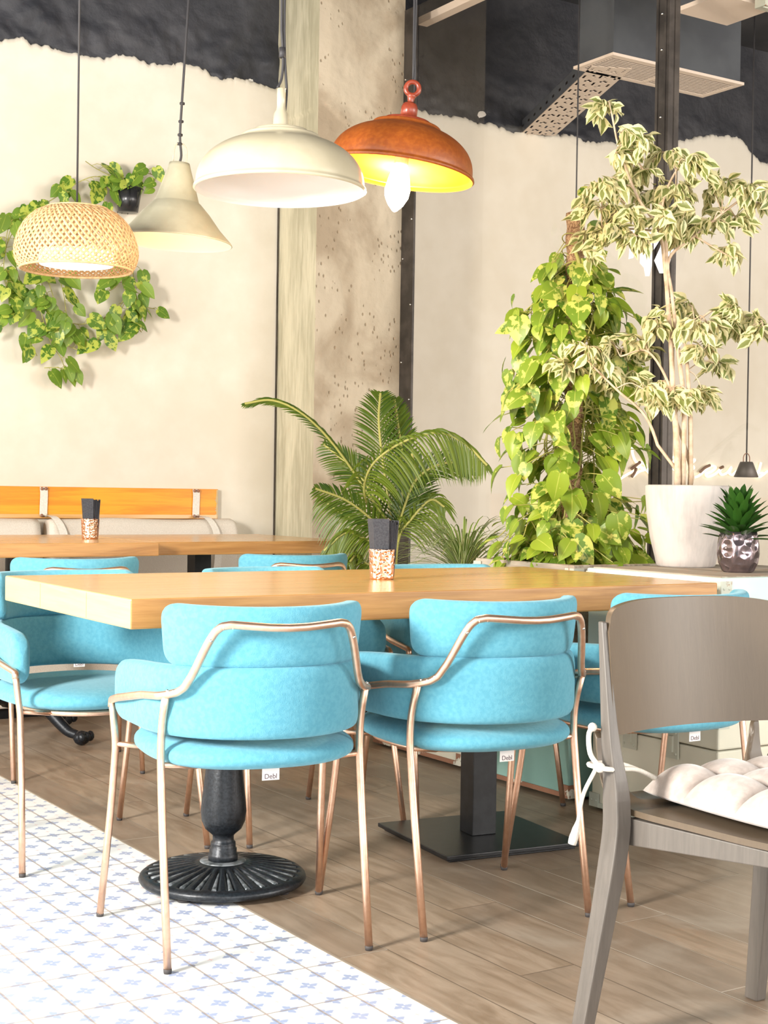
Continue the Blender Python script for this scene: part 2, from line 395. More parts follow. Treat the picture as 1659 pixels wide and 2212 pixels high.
# back wall: rough black concrete, displaced where the plaster was broken off
BND = [[2.229,3.188],[2.321,3.214],[2.437,3.198],[2.52,3.179],[2.627,3.191],[2.737,3.187],[2.853,3.23],[2.948,3.207],[3.076,3.217],[3.206,3.235],[3.285,3.229],[3.379,3.192],[3.474,3.217],[3.584,3.211],[3.729,3.2],[4.633,3.233],[4.785,3.216],[4.982,3.22],[5.185,3.217],[5.324,3.202],[5.5,3.208],[5.679,3.234],[5.807,3.253],[5.901,3.221],[6.051,3.236],[6.36,3.295],[6.599,3.344],[6.804,3.373],[7.055,3.434],[7.228,3.434],[7.408,3.304],[7.537,3.315]]
def bound(x):
    for (a, za), (c, zc) in zip(BND, BND[1:]):
        if a <= x <= c: z = za+(zc-za)*(x-a)/(c-a); break
    else: z = BND[0][1] if x < BND[0][0] else BND[-1][1]
    p = Vector((x*9, 3.1, 0)); q = Vector((x*34, 8.2, 0)); s = Vector((x*110, 1.2, 0))
    return z+.020*noise.noise(p)+.018*noise.noise(q)+.010*noise.noise(s)
def rough_wall(u, v):
    x = -2.05+12.05*u; z = 2.95+(ZC-2.95)*v; f = max(0, 1-max(0, z-3.28)/.28)
    d = noise.fractal(Vector((x*4, z*5, 0)), 1, 2, 5)*.035*(.25+f)+abs(noise.noise(Vector((x*9, z*11, 4))))*.03*f
    y = YW-.022-d*.7; return (x, y if z > bound(x)-.012 else max(y, YW-.015), z)
b = MB(); b.box(-2.05, 10, YW, YW+.1, 0, ZC); struct(b.build('wall_back', 'white_wall'))
b = MB(); b.grid(rough_wall, 900, 70, flip=True)
struct(b.build('wall_back_top', 'black')).name = 'wall_back.001'
# plaster coat in front of it with its torn upper edge
vs, fs = [], []; n = 1400
for i in range(n+1):
    x = -2.05+12.05*i/n; z = bound(x); dy = 0
    vs += [(x, YW-.045, 0), (x, YW-.045, z-.06), (x, YW-.045, z-.03), (x, YW-.040+dy, z-.008), (x, YW-.02, z), (x, YW, z)]
for i in range(n):
    for k in range(5): a = i*6+k; fs.append((a, a+6, a+7, a+1))
b = MB(); b.add(vs, fs); struct(b.build('wall_back_plaster', 'plaster')).name = 'wall_back.002'
YP = YW-.045
# left wall with two window openings, front wall with wide openings added for the fill light, right wall
def wall_with_holes(name, mat, plane, a0, a1, holes, th=.1):
    b = MB(); hs = sorted(holes); cur = a0
    def bx(p0, p1, z0, z1):
        if plane[0] == 'X': b.box(plane[1]-th, plane[1], p0, p1, z0, z1)
        else: b.box(p0, p1, plane[1]-th, plane[1], z0, z1)
    for h0, h1, z0, z1 in hs:
        bx(cur, h0, 0, ZC); bx(h0, h1, 0, z0); bx(h0, h1, z1, ZC); cur = h1
    bx(cur, a1, 0, ZC); return struct(b.build(name, mat))
wall_with_holes('wall_left', 'white_wall', ('X', -2.05), -2.5, YW, [(1.5, 3.1, 1.0, 2.9), (4.2, 5.8, 1.0, 2.9)])
wall_with_holes('wall_front', 'white_wall', ('Y', -2.5), -2.05, 10, [(-1.4, 4.0, .5, 3.2), (4.8, 9.4, .5, 3.2)])
b = MB(); b.box(10, 10.1, -2.5, YW, 0, ZC); struct(b.build('wall_right', 'white_wall'))
def window_frame(name, plane, p, a0, a1, z0, z1, mull):
    b = MB(); t = .05
    def bx(q0, q1, y0, y1):
        if plane == 'X': b.box(p-.08, p-.02, q0, q1, y0, y1)
        else: b.box(q0, q1, p-.08, p-.02, y0, y1)
    bx(a0, a1, z0, z0+t); bx(a0, a1, z1-t, z1); bx(a0, a0+t, z0, z1); bx(a1-t, a1, z0, z1)
    for k in range(1, mull): c = a0+(a1-a0)*k/mull; bx(c-.02, c+.02, z0, z1)
    return struct(b.build(name, 'frame_steel'))
window_frame('window_1', 'X', -2.05, 1.5, 3.1, 1.0, 2.9, 2); window_frame('window_2', 'X', -2.05, 4.2, 5.8, 1.0, 2.9, 2)
window_frame('window_3', 'Y', -2.5, -1.4, 4.0, .5, 3.2, 4); window_frame('window_4', 'Y', -2.5, 4.8, 9.4, .5, 3.2, 3)
# concrete column in front of the wall: pitted right face, smoother left face, cold joints
CX0, CX1, CY0 = 3.746, 4.272, 6.50
def colface(x0, x1, y0, y1, amp, seed):
    nx = 60
    def f(u, v):
        x = x0+(x1-x0)*u; y = y0+(y1-y0)*u; z = ZC*v
        e = noise.fractal(Vector((x*7, y*7, z*7+seed)), 1, 2, 5)*amp
        lip = .008 if z > (3.06-.35*u if y0 == y1 else 3.0) else 0
        edge = min(u, 1-u)*8; k = min(1, edge)
        return (x-(e+lip)*k*(x0 == x1), y-(e+lip)*k*(y0 == y1), z)
    return f
b = MB(); b.grid(colface(CX0, CX1, CY0, CY0, .006, 3), 60, 420); struct(b.build('column_face', 'concrete')).name = 'wall_column'
b = MB(); b.grid(colface(CX0, CX0, YW, CY0, .003, 9), 40, 300); struct(b.build('column_side', 'concrete_smooth')).name = 'wall_column.001'
b = MB(); b.box(CX0+.02, CX1, CY0+.02, YW, 0, ZC); struct(b.build('column_core', 'concrete')).name = 'wall_column.002'
b = MB(); b.box(CX0-.010, CX0-.006, YW-.056, YW-.046, 0, 3.2); struct(b.build('trim_2', 'frame_steel'))
# partition: steel posts and two glass sheets
b = MB(); b.box(XG-.012, XG, 6.385, 6.50, 0, 3.60); post = struct(b.build('trim_3', 'frame_steel'))
for k in range(14):
    z = .25+k*.25+(.03 if k % 3 else -.02); y = 6.40 if k % 2 else 6.48
    b = MB(); b.sphere((XG-.013, y, z), .006, 5); b.build('rivet', 'screw', post)
b = MB(); b.box(XG-.03, XG+.03, 4.47, 4.55, 0, ZC); b.box(XG-.036, XG-.03, 4.485, 4.495, 0, ZC); b.box(XG-.036, XG-.03, 4.53, 4.54, 0, ZC)
post = struct(b.build('trim_4', 'frame_steel'))
for z in (2.62, 2.9, 3.05, 3.3): b = MB(); b.sphere((XG-.031, 4.512, z), .007, 5); b.build('rivet', 'screw', post)
b = MB(); b.box(XG-.03, XG+.03, -2.5, 6.5, 0, .08); struct(b.build('trim_5', 'frame_steel'))
b = MB(); b.box(XG-.004, XG+.004, 4.55, 6.385, .08, 3.60); struct(b.build('window_5', 'glass'))
b = MB(); b.box(XG-.004, XG+.004, -2.49, 4.47, .08, ZC); struct(b.build('window_6', 'glass'))
# far room ceiling: duct with grille, perforated tray, pale panels
b = MB(); b.box(4.81, 5.69, 5.45, 5.72, 3.216, ZC); struct(b.build('duct', 'blue_grey')).name = 'trim_6'
t = thing('air_grille', 'pale slatted air grille under the boxed duct beyond the glass', 'air vent', (5.25, 5.585, 3.2))
b = MB(); w, d = .455, .15
for x0, x1, y0, y1 in ((-w, w, -d, -d+.03), (-w, w, d-.03, d), (-w, -w+.03, -d+.03, d-.03), (w-.03, w, -d+.03, d-.03), (-.012, .012, -d+.03, d-.03)): b.box(x0, x1, y0, y1, 0, .014)
b.build('grille_frame', 'vent', t)
b = MB(); 
for k in range(12): y = -d+.04+k*(2*d-.08)/11; b.box(-w+.03, w-.03, y-.0045, y+.0045, .001, .003)
b.build('slats', 'vent', t)
b = MB(); b.box(-w+.02, w-.02, -d+.02, d-.02, .0085, .0145); b.build('backing', 'gap', t)
# perforated cable tray: real slots cut in the sheet
def cable_tray():
    a = Vector((4.93, 5.60, 3.20)); e = Vector((5.50, 6.90, 3.20)); d = (e-a); L = d.length; d.normalize(); s = Vector((-d.y, d.x, 0)); W2 = .105
    t = thing('cable_tray', 'pale perforated metal cable tray running from the air grille to the wall', 'cable tray', tuple(a))
    t.rotation_euler = (0, 0, math.atan2(d.y, d.x))
    b = MB(); nx = int(L/.0145); ny = 15; dx = L/nx; dy = 2*W2/ny; vid = {}
    def solid(i, j):
        m = i % 9
        if j in (1, 13): return m not in (2, 3, 4, 5)
        if j in (4, 10): return (i+4) % 6 not in (2, 3)
        if j in (7,): return m not in (1, 2, 3, 4)
        if j in (3, 11): return (i % 12) not in (5, 6)
        if j in (5, 9): return (i % 12) not in (5, 6) and (i % 12) != 0
        return True
    vs, fs = [], []
    for i in range(nx+1):
        for j in range(ny+1): vs.append((i*dx, -W2+j*dy, 0))
    for i in range(nx):
        for j in range(ny):
            if solid(i, j): q = i*(ny+1)+j; fs.append((q, q+1, q+ny+2, q+ny+1))
    b.add(vs, fs, False); b.box(0, L, -W2-.003, -W2, 0, .07); 
    o = b.build('tray_bottom', 'vent', t); m = o.modifiers.new('sheet', 'SOLIDIFY'); m.thickness = .002
    b = MB(); nz = 3; vs, fs = [], []
    for i in range(nx+1):
        for j in range(6): vs.append((i*dx, W2, j*.015))
    for i in range(nx):
        for j in range(5):
            if j != 2 or i % 9 not in (2, 3, 4): q = i*6+j; fs.append((q, q+1, q+7, q+6))
    b.add(vs, fs, False); o = b.build('tray_side', 'blue_grey', t); m = o.modifiers.new('sheet', 'SOLIDIFY'); m.thickness = .002
    b = MB(); b.box(0, L, -W2, W2, .072, .075); b.build('tray_cover', 'gap', t)
cable_tray()
for nm, lab, (x0, x1, y0, y1, z) in (('ceiling_panel', 'pale ceiling panel beyond the glass beside the tall dark post', (4.60, 4.92, 4.52, 4.80, 3.2)),
                                ('ceiling_panel', 'pale ceiling panel cut off by the upper right corner of the photo', (4.62, 5.55, 4.02, 4.40, 3.2))):
    t = thing(nm, lab, 'ceiling panel', (x0, y0, z)); b = MB(); b.box(0, x1-x0, 0, y1-y0, 0, .02); b.build('panel_face', 'vent', t)
    b = MB(); b.box(0, x1-x0, 0, y1-y0, .021, ZC-z-.001); b.build('housing', 'blue_grey', t)
b = MB(); b.box(4.78, 5.02, 4.44, 4.50, 3.17, 3.22); b.box(4.79, 5.0, 4.455, 4.462, 3.165, 3.17); o = b.build('track_spotlight', 'fitting')
tag(o, 'small metal light track between the two pale ceiling panels', 'track light')
b = MB(); b.box(4.42, 4.48, 5.2, 6.6, 3.58, 3.62); tag(b.build('cable_channel', 'vent'), 'thin pale cable channel high behind the glass near the column', 'cable channel')
# script sign on the wall beyond the glass
t = thing('script_sign', 'ivory looping script tube sign on the wall behind the potted plants', 'sign', (6.0, 6.9, 1.1))
off = Vector((-6.0, -6.9, -1.1))
for L in [[[6.154,6.9,1.123],[6.25,6.9,1.171],[6.329,6.9,1.206],[6.373,6.9,1.251]],[[6.303,6.9,1.159],[6.356,6.9,1.193],[6.456,6.9,1.215]],[[6.298,6.9,1.379],[6.295,6.9,1.312],[6.328,6.9,1.253],[6.373,6.9,1.251],[6.41,6.9,1.235],[6.401,6.9,1.214],[6.365,6.9,1.22]],[[6.401,6.9,1.214],[6.438,6.9,1.188],[6.461,6.9,1.162]],[[6.601,6.9,1.283],[6.675,6.9,1.292],[6.648,6.9,1.261],[6.621,6.9,1.226],[6.668,6.9,1.21]],[[6.779,6.9,1.277],[6.84,6.9,1.279],[6.808,6.9,1.251],[6.832,6.9,1.227],[6.79,6.9,1.202],[6.819,6.9,1.168],[6.867,6.9,1.172],[6.924,6.9,1.205],[6.98,6.9,1.241],[7.029,6.9,1.235],[6.991,6.9,1.206],[6.943,6.9,1.191],[6.963,6.9,1.171],[7.03,6.9,1.193],[7.088,6.9,1.236]],[[7.088,6.9,1.236],[7.069,6.9,1.208],[7.089,6.9,1.187],[7.138,6.9,1.202],[7.176,6.9,1.238],[7.157,6.9,1.202],[7.187,6.9,1.189],[7.236,6.9,1.218],[7.296,6.9,1.212]],[[7.456,6.9,1.276],[7.437,6.9,1.222],[7.407,6.9,1.207],[7.438,6.9,1.179],[7.479,6.9,1.195],[7.519,6.9,1.217],[7.56,6.9,1.218]],[[7.296,6.9,1.212],[7.377,6.9,1.205],[7.479,6.9,1.205]]]: b = MB(); b.tube([p+off+Vector((0, -.012, 0)) for p in cr(L, 8)], .0085, 6); b.build('letter_tube', 'neon', t)
for L in [[[6.88,6.88,1.2],[6.922,6.88,1.229],[6.97,6.88,1.247]],[[6.28,6.88,1.208],[6.319,6.88,1.232],[6.355,6.88,1.253]],[[6.285,6.88,1.158],[6.307,6.88,1.185],[6.324,6.88,1.213]],[[7.062,6.88,1.228],[7.091,6.88,1.24]]]: b = MB(); b.tube([p+off for p in cr(L, 5)], .010, 6); b.build('painted_gap', 'brown_paint', t)
# white glowing pieces on the glass, painted in as a bright window's reflection
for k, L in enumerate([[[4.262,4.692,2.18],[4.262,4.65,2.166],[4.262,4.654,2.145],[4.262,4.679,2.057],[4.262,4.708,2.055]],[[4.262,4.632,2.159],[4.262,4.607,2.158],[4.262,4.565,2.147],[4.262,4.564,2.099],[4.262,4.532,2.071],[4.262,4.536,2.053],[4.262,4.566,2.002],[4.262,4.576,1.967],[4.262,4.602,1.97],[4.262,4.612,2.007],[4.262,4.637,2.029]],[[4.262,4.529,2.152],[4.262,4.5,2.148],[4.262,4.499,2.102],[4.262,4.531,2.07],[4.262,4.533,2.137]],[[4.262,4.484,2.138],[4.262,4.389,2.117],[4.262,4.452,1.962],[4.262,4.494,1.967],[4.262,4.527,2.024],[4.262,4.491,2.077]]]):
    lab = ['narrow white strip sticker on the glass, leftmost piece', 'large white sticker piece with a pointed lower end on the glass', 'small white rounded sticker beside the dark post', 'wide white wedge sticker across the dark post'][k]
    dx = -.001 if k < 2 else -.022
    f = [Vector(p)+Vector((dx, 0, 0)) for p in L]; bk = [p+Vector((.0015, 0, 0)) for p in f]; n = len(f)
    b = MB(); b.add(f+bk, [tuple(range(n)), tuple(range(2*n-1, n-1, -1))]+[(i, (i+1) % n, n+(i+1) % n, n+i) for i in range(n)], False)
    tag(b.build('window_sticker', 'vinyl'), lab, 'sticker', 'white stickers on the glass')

# ================================================================== FURNITURE
def table(name, label, cx, cy, L, Wd, z, th, rz, seams=True):
    t = thing(name, label, 'table', (cx, cy, 0), rz)
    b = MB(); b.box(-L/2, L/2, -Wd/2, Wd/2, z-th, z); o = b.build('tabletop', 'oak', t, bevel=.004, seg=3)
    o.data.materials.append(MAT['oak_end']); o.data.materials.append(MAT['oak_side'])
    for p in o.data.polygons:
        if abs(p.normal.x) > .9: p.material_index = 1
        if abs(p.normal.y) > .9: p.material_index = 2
    if seams:
        for y in (-.18, .16): b = MB(); b.box(-L/2-.0006, -L/2+.001, y-.0012, y+.0012, z-th+.004, z-.004); b.build('board_joint', 'oak', t)
    return t
T = table('dining_table', 'long oak table with a thick top in the foreground, napkin cup on it', 2.2, 3.492, 1.807, .922, .79, .069, -.0165)
def local_of(t, x, y):
    a = -t.rotation_euler[2]; dx, dy = x-t.location.x, y-t.location.y
    return dx*math.cos(a)-dy*math.sin(a), dx*math.sin(a)+dy*math.cos(a)
# round fluted iron pedestal
lx, ly = local_of(T, 1.718, 3.425)
def flute(r, z, a):
    if .072 < r < .199 and z > .035:
        w = abs(math.sin(a*14)); z -= .010*(1-min(1, (1-w)*2.2))*min(1, (r-.07)/.03, (.201-r)/.012)
    return r, z
prof = [(.001, .064), (.05, .064), (.066, .064), (.07, .062)]+[(.07+.144*i/24, .062-.024*(i/24)**1.2) for i in range(1, 25)]+[(.222, .036), (.230, .030), (.233, .022), (.228, .014), (.215, .010), (.001, .010)]
prof = [(r_*.94, z_) for r_, z_ in prof]; b = MB(); b.lathe(prof, 336, (lx, ly, 0), flute); ped = b.build('round_base', 'black_iron', T)
b = MB()
for k in range(28):
    a = 2*PI*(k+.5)/28+0*.1; c, s = math.cos(a), math.sin(a)
    ri = [.083+.110*i/8 for i in range(9)]; path = [(lx+r*c, ly+r*s, .054-.024*((r-.07)/.144)**1.2-.001) for r in ri]
    b.tube(path, [.0028+.0048*i/8 for i in range(9)], 6)
b.build('worn_flutes', 'iron_worn', ped)
for a in (.6, 2.2, 3.7, 5.3): b = MB(); b.lathe([(.001, .012), (.016, .012), (.016, 0), (.001, 0)], 16, (lx+.18*math.cos(a), ly+.18*math.sin(a), 0)); b.build('levelling_foot', 'cap', T)
b = MB(); prof = [(.036, .70), (.030, .62), (.026, .52), (.028, .44), (.036, .38), (.047, .32), (.052, .27), (.058, .22), (.060, .195), (.057, .17), (.048, .15), (.034, .138), (.028, .132), (.028, .118), (.032, .114), (.033, .110), (.033, .100), (.036, .097), (.036, .086), (.039, .083), (.039, .066), (.001, .064)]
b.lathe(prof, 48, (lx, ly, 0)); b.box(lx-.2, lx+.2, ly-.03, ly+.03, .70, .721); b.build('turned_column', 'black_iron', T)
b = MB(); b.lathe([(.033, .0675), (.058, .0665), (.062, .063), (.033, .063)], 40, (lx, ly, 0)); b.build('collar', 'iron_worn', T)
# square steel pedestal
lx, ly = local_of(T, 2.605, 3.50); A = math.radians(-6)
def rotbox(b, cx, cy, hx, hy, z0, z1, a):
    c, s = math.cos(a), math.sin(a); q = [(cx+x*c-y*s, cy+x*s+y*c) for x, y in ((-hx, -hy), (hx, -hy), (hx, hy), (-hx, hy))]
    return b.hexa([(x, y, z0) for x, y in q], [(x, y, z1) for x, y in q])
b = MB(); rotbox(b, lx, ly, .225, .225, .010, .022, A); rotbox(b, lx, ly, .21, .21, 0, .010, A); b.build('square_base', 'black_steel', T, bevel=.002)
b = MB(); rotbox(b, lx, ly, .040, .040, .022, .70, A); rotbox(b, lx, ly, .2, .2, .70, .721, A); b.build('square_post', 'black_steel', T, bevel=.002)

T2 = table('dining_table', 'left oak table along the wall bench with a napkin cup', 1.70, 5.93, 1.44, .98, .82, .055, .02, False)
T3 = table('dining_table', 'right oak table along the wall bench ending by the column', 2.94, 6.015, .97, .92, .818, .055, .005, False)
def claw_base(T, x, y, top):
    lx, ly = local_of(T, x, y)
    b = MB(); b.lathe([(.034, top), (.034, .30), (.038, .29), (.05, .27), (.046, .255), (.058, .24), (.062, .20), (.072, .19), (.07, .165), (.04, .13), (.001, .12)], 32, (lx, ly, 0), lambda r, z, a: (r*(1+.05*math.cos(a*10)*(r > .04)), z))
    b.box(lx-.25, lx+.25, ly-.03, ly+.03, top, top+.02); b.build('iron_post', 'black_steel', T)
    for k in range(4):
        a = PI/4+k*PI/2-.25; c, s = math.cos(a), math.sin(a); rs = [.03, .08, .13, .18, .24, .29, .33, .36]; zs = [.17, .175, .165, .135, .085, .05, .04, .03]
        b = MB(); b.tube(cr([(lx+r*c, ly+r*s, z) for r, z in zip(rs, zs)], 4), [.034-.0006*i for i in range(29)], 8)
        for q in range(10):
            r = .1+q*.02; z = .205-.16*(q/10)**1.3; b.sphere((lx+r*c, ly+r*s, z), .008, 4)
        b.sphere((lx+.355*c, ly+.355*s, .030), .034, 7, .88)
        for e in (-.35, 0, .35):
            b.sphere((lx+.378*math.cos(a+e*.2), ly+.378*math.sin(a+e*.2), .036), .018, 5, 1.2)
        b.build('claw_leg', 'black_iron', T)
claw_base(T2, 1.965, 5.87, .745)
for x in (1.25,): claw_base(T2, x, 5.9, .745)
lx, ly = local_of(T3, 2.86, 5.98)
b = MB(); b.box(lx-.04, lx+.04, ly-.04, ly+.04, .02, .745); b.box(lx-.08, lx+.20, ly-.03, ly+.03, .745, .762); b.box(lx-.22, lx+.22, ly-.22, ly+.22, 0, .02); b.build('square_post', 'black_steel', T3)

# bench and its board
t = thing('wall_bench', 'beige upholstered bench along the back wall behind the tables', 'bench', (0, 0, 0))
b = MB(); b.box(-1.2, 3.44, 6.32, YP-.002, .05, .40); b.build('bench_base', 'linen', t, bevel=.01)
b = MB(); b.box(-1.2, 3.42, 6.36, YP-.002, 0, .05); b.build('plinth', 'black_steel', t)
b = MB(); b.box(-1.2, 3.46, 6.30, YP-.01, .401, .47); b.build('seat_pad', 'linen', t, bevel=.03, seg=4)
def roll(x0, x1, label):
    L = x1-x0
    def f(u, v):
        a = 2*PI*v; e = min(1, min(u, 1-u)*L/.025); e = math.sqrt(max(0, 1-(1-e)**2)); sag = .012*noise.noise(Vector((u*L*3+x0, math.cos(a), 0)))
        return (x0+L*u, 6.82+.075*e*sp(math.cos(a), .7)+.02*math.sin(a)*0, .70+(.185+sag)*e*sp(math.sin(a), .75))
    b = MB(); b.grid(f, 60, 28)
    o = b.build('bench_cushion', 'linen'); return tag(o, label, 'cushion', 'linen back cushions on the wall bench')
roll(.3, 2.428, 'long linen back cushion on the bench, left one')
roll(2.43, 3.47, 'linen back cushion on the bench, right one beside the column')
t = thing('wall_board', 'orange pine board fixed to the wall above the bench with two straps', 'board', (0, 0, 0))
b = MB(); b.box(-.6, 3.39, YP-.03, YP, .885, 1.04); b.build('pine_plank', 'board', t, bevel=.002)
b = MB(); vs, fs = [], []; n = 60
for i in range(n+1):
    z = .889+(1.036-.889)*i/n; w = .006+.012*abs(noise.noise(Vector((z*90, 0, 0))))+.01*abs(noise.noise(Vector((z*300, 3, 0))))
    vs += [(3.39-w, YP-.0306, z), (3.3895, YP-.0306, z)]
b.add(vs, [(2*i, 2*i+1, 2*i+3, 2*i+2) for i in range(n)], False); b.box(3.39, 3.3912, YP-.03, YP, .886, 1.039); b.build('bare_end', 'oak_end', t)
b = MB(); b.box(-.6, 3.385, YP-.031, YP-.0302, .887, .905); b.build('pale_edge', 'oak', t)
for x in (2.445, 3.262):
    b = MB(); path = [(0, -.034, 1.038), (.002, -.035, 1.0), (0, -.035, .93), (0, -.040, .899), (.008, -.065, .900), (.025, -.12, .892), (.045, -.158, .85), (.058, -.174, .79), (.062, -.178, .70), (.05, -.172, .60), (.03, -.14, .52)]
    P = cr(path, 5)
    vs = [(x+p.x+s*.019, YP+p.y-d, p.z) for p in P for s in (-1, 1) for d in (0, .003)]
    fs = []
    for i in range(len(P)-1):
        q = i*4
        for a_, b_ in ((0, 1), (1, 3), (3, 2), (2, 0)): fs.append((q+a_, q+b_, q+4+b_, q+4+a_))
    b.add(vs, fs, False); st = b.build('strap', 'strap', t)
    for zz in (1.030, .899):
        for s in (-.010, .010): b = MB(); b.sphere((x+s, YP-.041, zz), .0085, 5); b.build('rivet', 'rust', st)

# ------------------------------------------------------------------ turquoise armchairs, facing +Y
def back_curve(th, off=0.0):
    a_, b_ = .238+off, .243+off
    return Vector((a_*sp(math.cos(th), .97), -.022+b_*sp(math.sin(th), .97), 0))
def pad(b, pts, nrm, zlo, zhi, th, rc, lean=0, e=.55, nv=28):
    N = len(pts); L = [0]
    for i in range(1, N): L.append(L[-1]+(pts[i]-pts[i-1]).length)
    T_ = L[-1]; vs, fs = [], []
    for i, p in enumerate(pts):
        s = min(L[i], T_-L[i]); lo, hi = zlo(L[i]/T_), zhi(L[i]/T_); H = (hi-lo)/2; zm = (hi+lo)/2
        k = 1 if s >= rc else math.sqrt(max(0, rc*rc-(rc-s)**2))/rc
        h = H-rc+rc*k; t2 = th/2; kt = 1 if s > t2 else math.sqrt(max(0, t2*t2-(t2-s)**2))/t2; kt = max(kt, .02)
        for j in range(nv):
            a = 2*PI*j/nv; w = t2*kt*sp(math.cos(a), e); z = zm+h*sp(math.sin(a), e*.8)
            q = p+nrm[i]*(w+lean*(z-zm)); vs.append((q.x, q.y, z))
    for i in range(N-1):
        for j in range(nv): j2 = (j+1) % nv; fs.append((i*nv+j, (i+1)*nv+j, (i+1)*nv+j2, i*nv+j2))
    o = len(b.v); b.add(vs, fs); b.f += [tuple(o+k for k in range(nv)), tuple(o+(N-1)*nv+k for k in reversed(range(nv)))]; b.sm += [True, True]
def normals(P):
    out = []
    for i in range(len(P)):
        t = (P[min(i+1, len(P)-1)]-P[max(i-1, 0)]).normalized(); out.append(Vector((t.y, -t.x, 0)))
    return out
def densify_ends(P, n=10, L=.05):
    def sub(a, b): return [a.lerp(b, (i/n)**2) for i in range(n)]
    return P
def arc(th0, th1, n, arm=None):
    P = [back_curve(th0+(th1-th0)*i/n) for i in range(n+1)]
    if arm: P = [Vector((P[0].x-.014*(1-i/10), arm-(arm-P[0].y)*i/10, 0)) for i in range(10)]+P+[Vector((P[-1].x+.014*i/10, P[-1].y+(arm-P[-1].y)*i/10, 0)) for i in range(1, 11)]
    # extra samples close to both ends so that the ends round off
    def fine(P):
        out = [P[0]]
        for k in range(len(P)-1):
            m = 6 if (k < 4 or k > len(P)-6) else 1
            for q in range(1, m+1): out.append(P[k].lerp(P[k+1], q/m))
        return out
    return fine(P)
def make_armchair():
    t = thing('armchair', 'x', 'chair')
    # seat cushion
    def seat(u, v):
        th = 2*PI*u; ph = PI*(v-.5); c = sp(math.cos(ph), .45); a_ = .245; b_ = .262
        x = a_*sp(math.cos(th), .80)*c; y = -.005+b_*sp(math.sin(th), .80)*c
        z = .452+.034*sp(math.sin(ph), .8)+(.006 if math.sin(ph) > 0 else 0)*(1-(x/a_)**2-(y/b_)**2)
        return (x, y, z)
    b = MB(); b.grid(seat, 72, 24, flip=True); b.build('seat', 'wool', t)
    P = arc(PI, 2*PI, 44, .150)
    b = MB(); pad(b, P, normals(P), lambda u: .497, lambda u: .655-.022*abs(2*u-1)**3, .052, .055); b.build('lower_backrest', 'wool', t)
    P = arc(PI+.42, 2*PI-.42, 44)
    b = MB(); pad(b, P, normals(P), lambda u: .650, lambda u: .786+.004*abs(2*u-1)**2, .050, .045, .10); b.build('upper_backrest', 'wool', t)
    # rail outside the back
    def out(x, off=.036):
        c = min(1, abs(x)/(.238+off)); s = (1-c**(2/.97))**.485; return -.022-(.243+off)*s
    ctrl = [(-.276, .158, .520), (-.276, .155, .537), (-.284, .06, .555), (-.274, -.04, .572), (-.262, -.09, .581)]
    zx = [(.262, .583), (.235, .592), (.215, .600), (.202, .612), (.190, .640), (.168, .706), (.155, .735), (.142, .748), (.122, .752), (.08, .749), (.04, .746), (0, .745)]
    def zof(x):
        for (a, za), (c, zc) in zip(zx, zx[1:]):
            if c <= x <= a: return zc+(za-zc)*(x-c)/(a-c)
        return zx[0][1]
    N = 44; xs = [.270*(1-i/N) for i in range(N+1)]
    up = lambda z: .044+.020*max(0, min(1, (z-.62)/.12))
    side = ctrl+[(-x, out(x, up(zof(x))), zof(x)) for x in xs if x <= .247]
    pts = side+[(-x, y, z) for x, y, z in reversed(side[:-1])]
    b = MB(); b.tube(rounded(pts, .012, 3), .0092, 12); rail = b.build('back_rail', 'rose', t)
    for s in (-1, 1):
        b = MB(); b.sphere((s*.163, out(.163, up(.72))-.0075, .718), .0042, 5); b.build('screw', 'screw', rail)
        b = MB(); b.sphere((s*.232, out(.232, .044)-.008, .602), .0042, 5); b.build('screw', 'screw', rail)
    for sx in (-1, 1):
        front = [(sx*.276, .155, .537), (sx*.270, .158, .48), (sx*.264, .162, .43), (sx*.268, .185, .28), (sx*.282, .232, .006)]
        rear = [(sx*.233, out(.233, .044)+.002, .592), (sx*.234, -.158, .52), (sx*.234, -.152, .455), (sx*.234, -.175, .3), (sx*.233, -.232, .006)]
        for L in (rear, front):
            b = MB(); b.tube(rounded(L, .06, 5), [.0090]*100 if 0 else .0090, 12); lg = b.build('leg', 'rose', t)
            b = MB(); e = L[-1]; b.lathe([(.001, 0), (.0085, 0), (.0093, .006), (.0093, .010), (.001, .011)], 14, (e[0], e[1], 0)); b.build('foot_cap', 'cap', lg)
    # frame under the seat
    P = [(.19*sp(math.cos(a), .8), .045+.185*sp(math.sin(a), .8), .419) for a in [2*PI*i/48 for i in range(48)]]
    b = MB(); b.tube(P, .0075, 8, closed=True)
    for sx in (-1, 1): b.tube([(sx*.14, -.115, .419), (sx*.234, -.156, .435)], .0065, 8); b.tube([(sx*.175, .155, .418), (sx*.262, .16, .43)], .0065, 8)
    b.build('seat_frame', 'rose', t)
    # sewn label under the rear edge of the seat
    b = MB(); b.box(-.020, .020, -.212, -.2108, .397, .424); lt = b.build('sewn_label', 'tag', t)
    cu = bpy.data.curves.new('label_text', 'FONT'); cu.body = 'Debl'; cu.size = .0155; cu.extrude = .0001; cu.align_x = 'CENTER'
    o = bpy.data.objects.new('label_text', cu); COL.objects.link(o); dg = bpy.context.evaluated_depsgraph_get()
    me = bpy.data.meshes.new_from_object(o.evaluated_get(dg)); bpy.data.objects.remove(o, do_unlink=True)
    me.materials.clear(); me.materials.append(MAT['ink']); o = bpy.data.objects.new('label_lettering', me); COL.objects.link(o); o.parent = lt
    o.location = (0, -.2124, .4005); o.rotation_euler = (PI/2, 0, 0)
    return t
R = math.radians
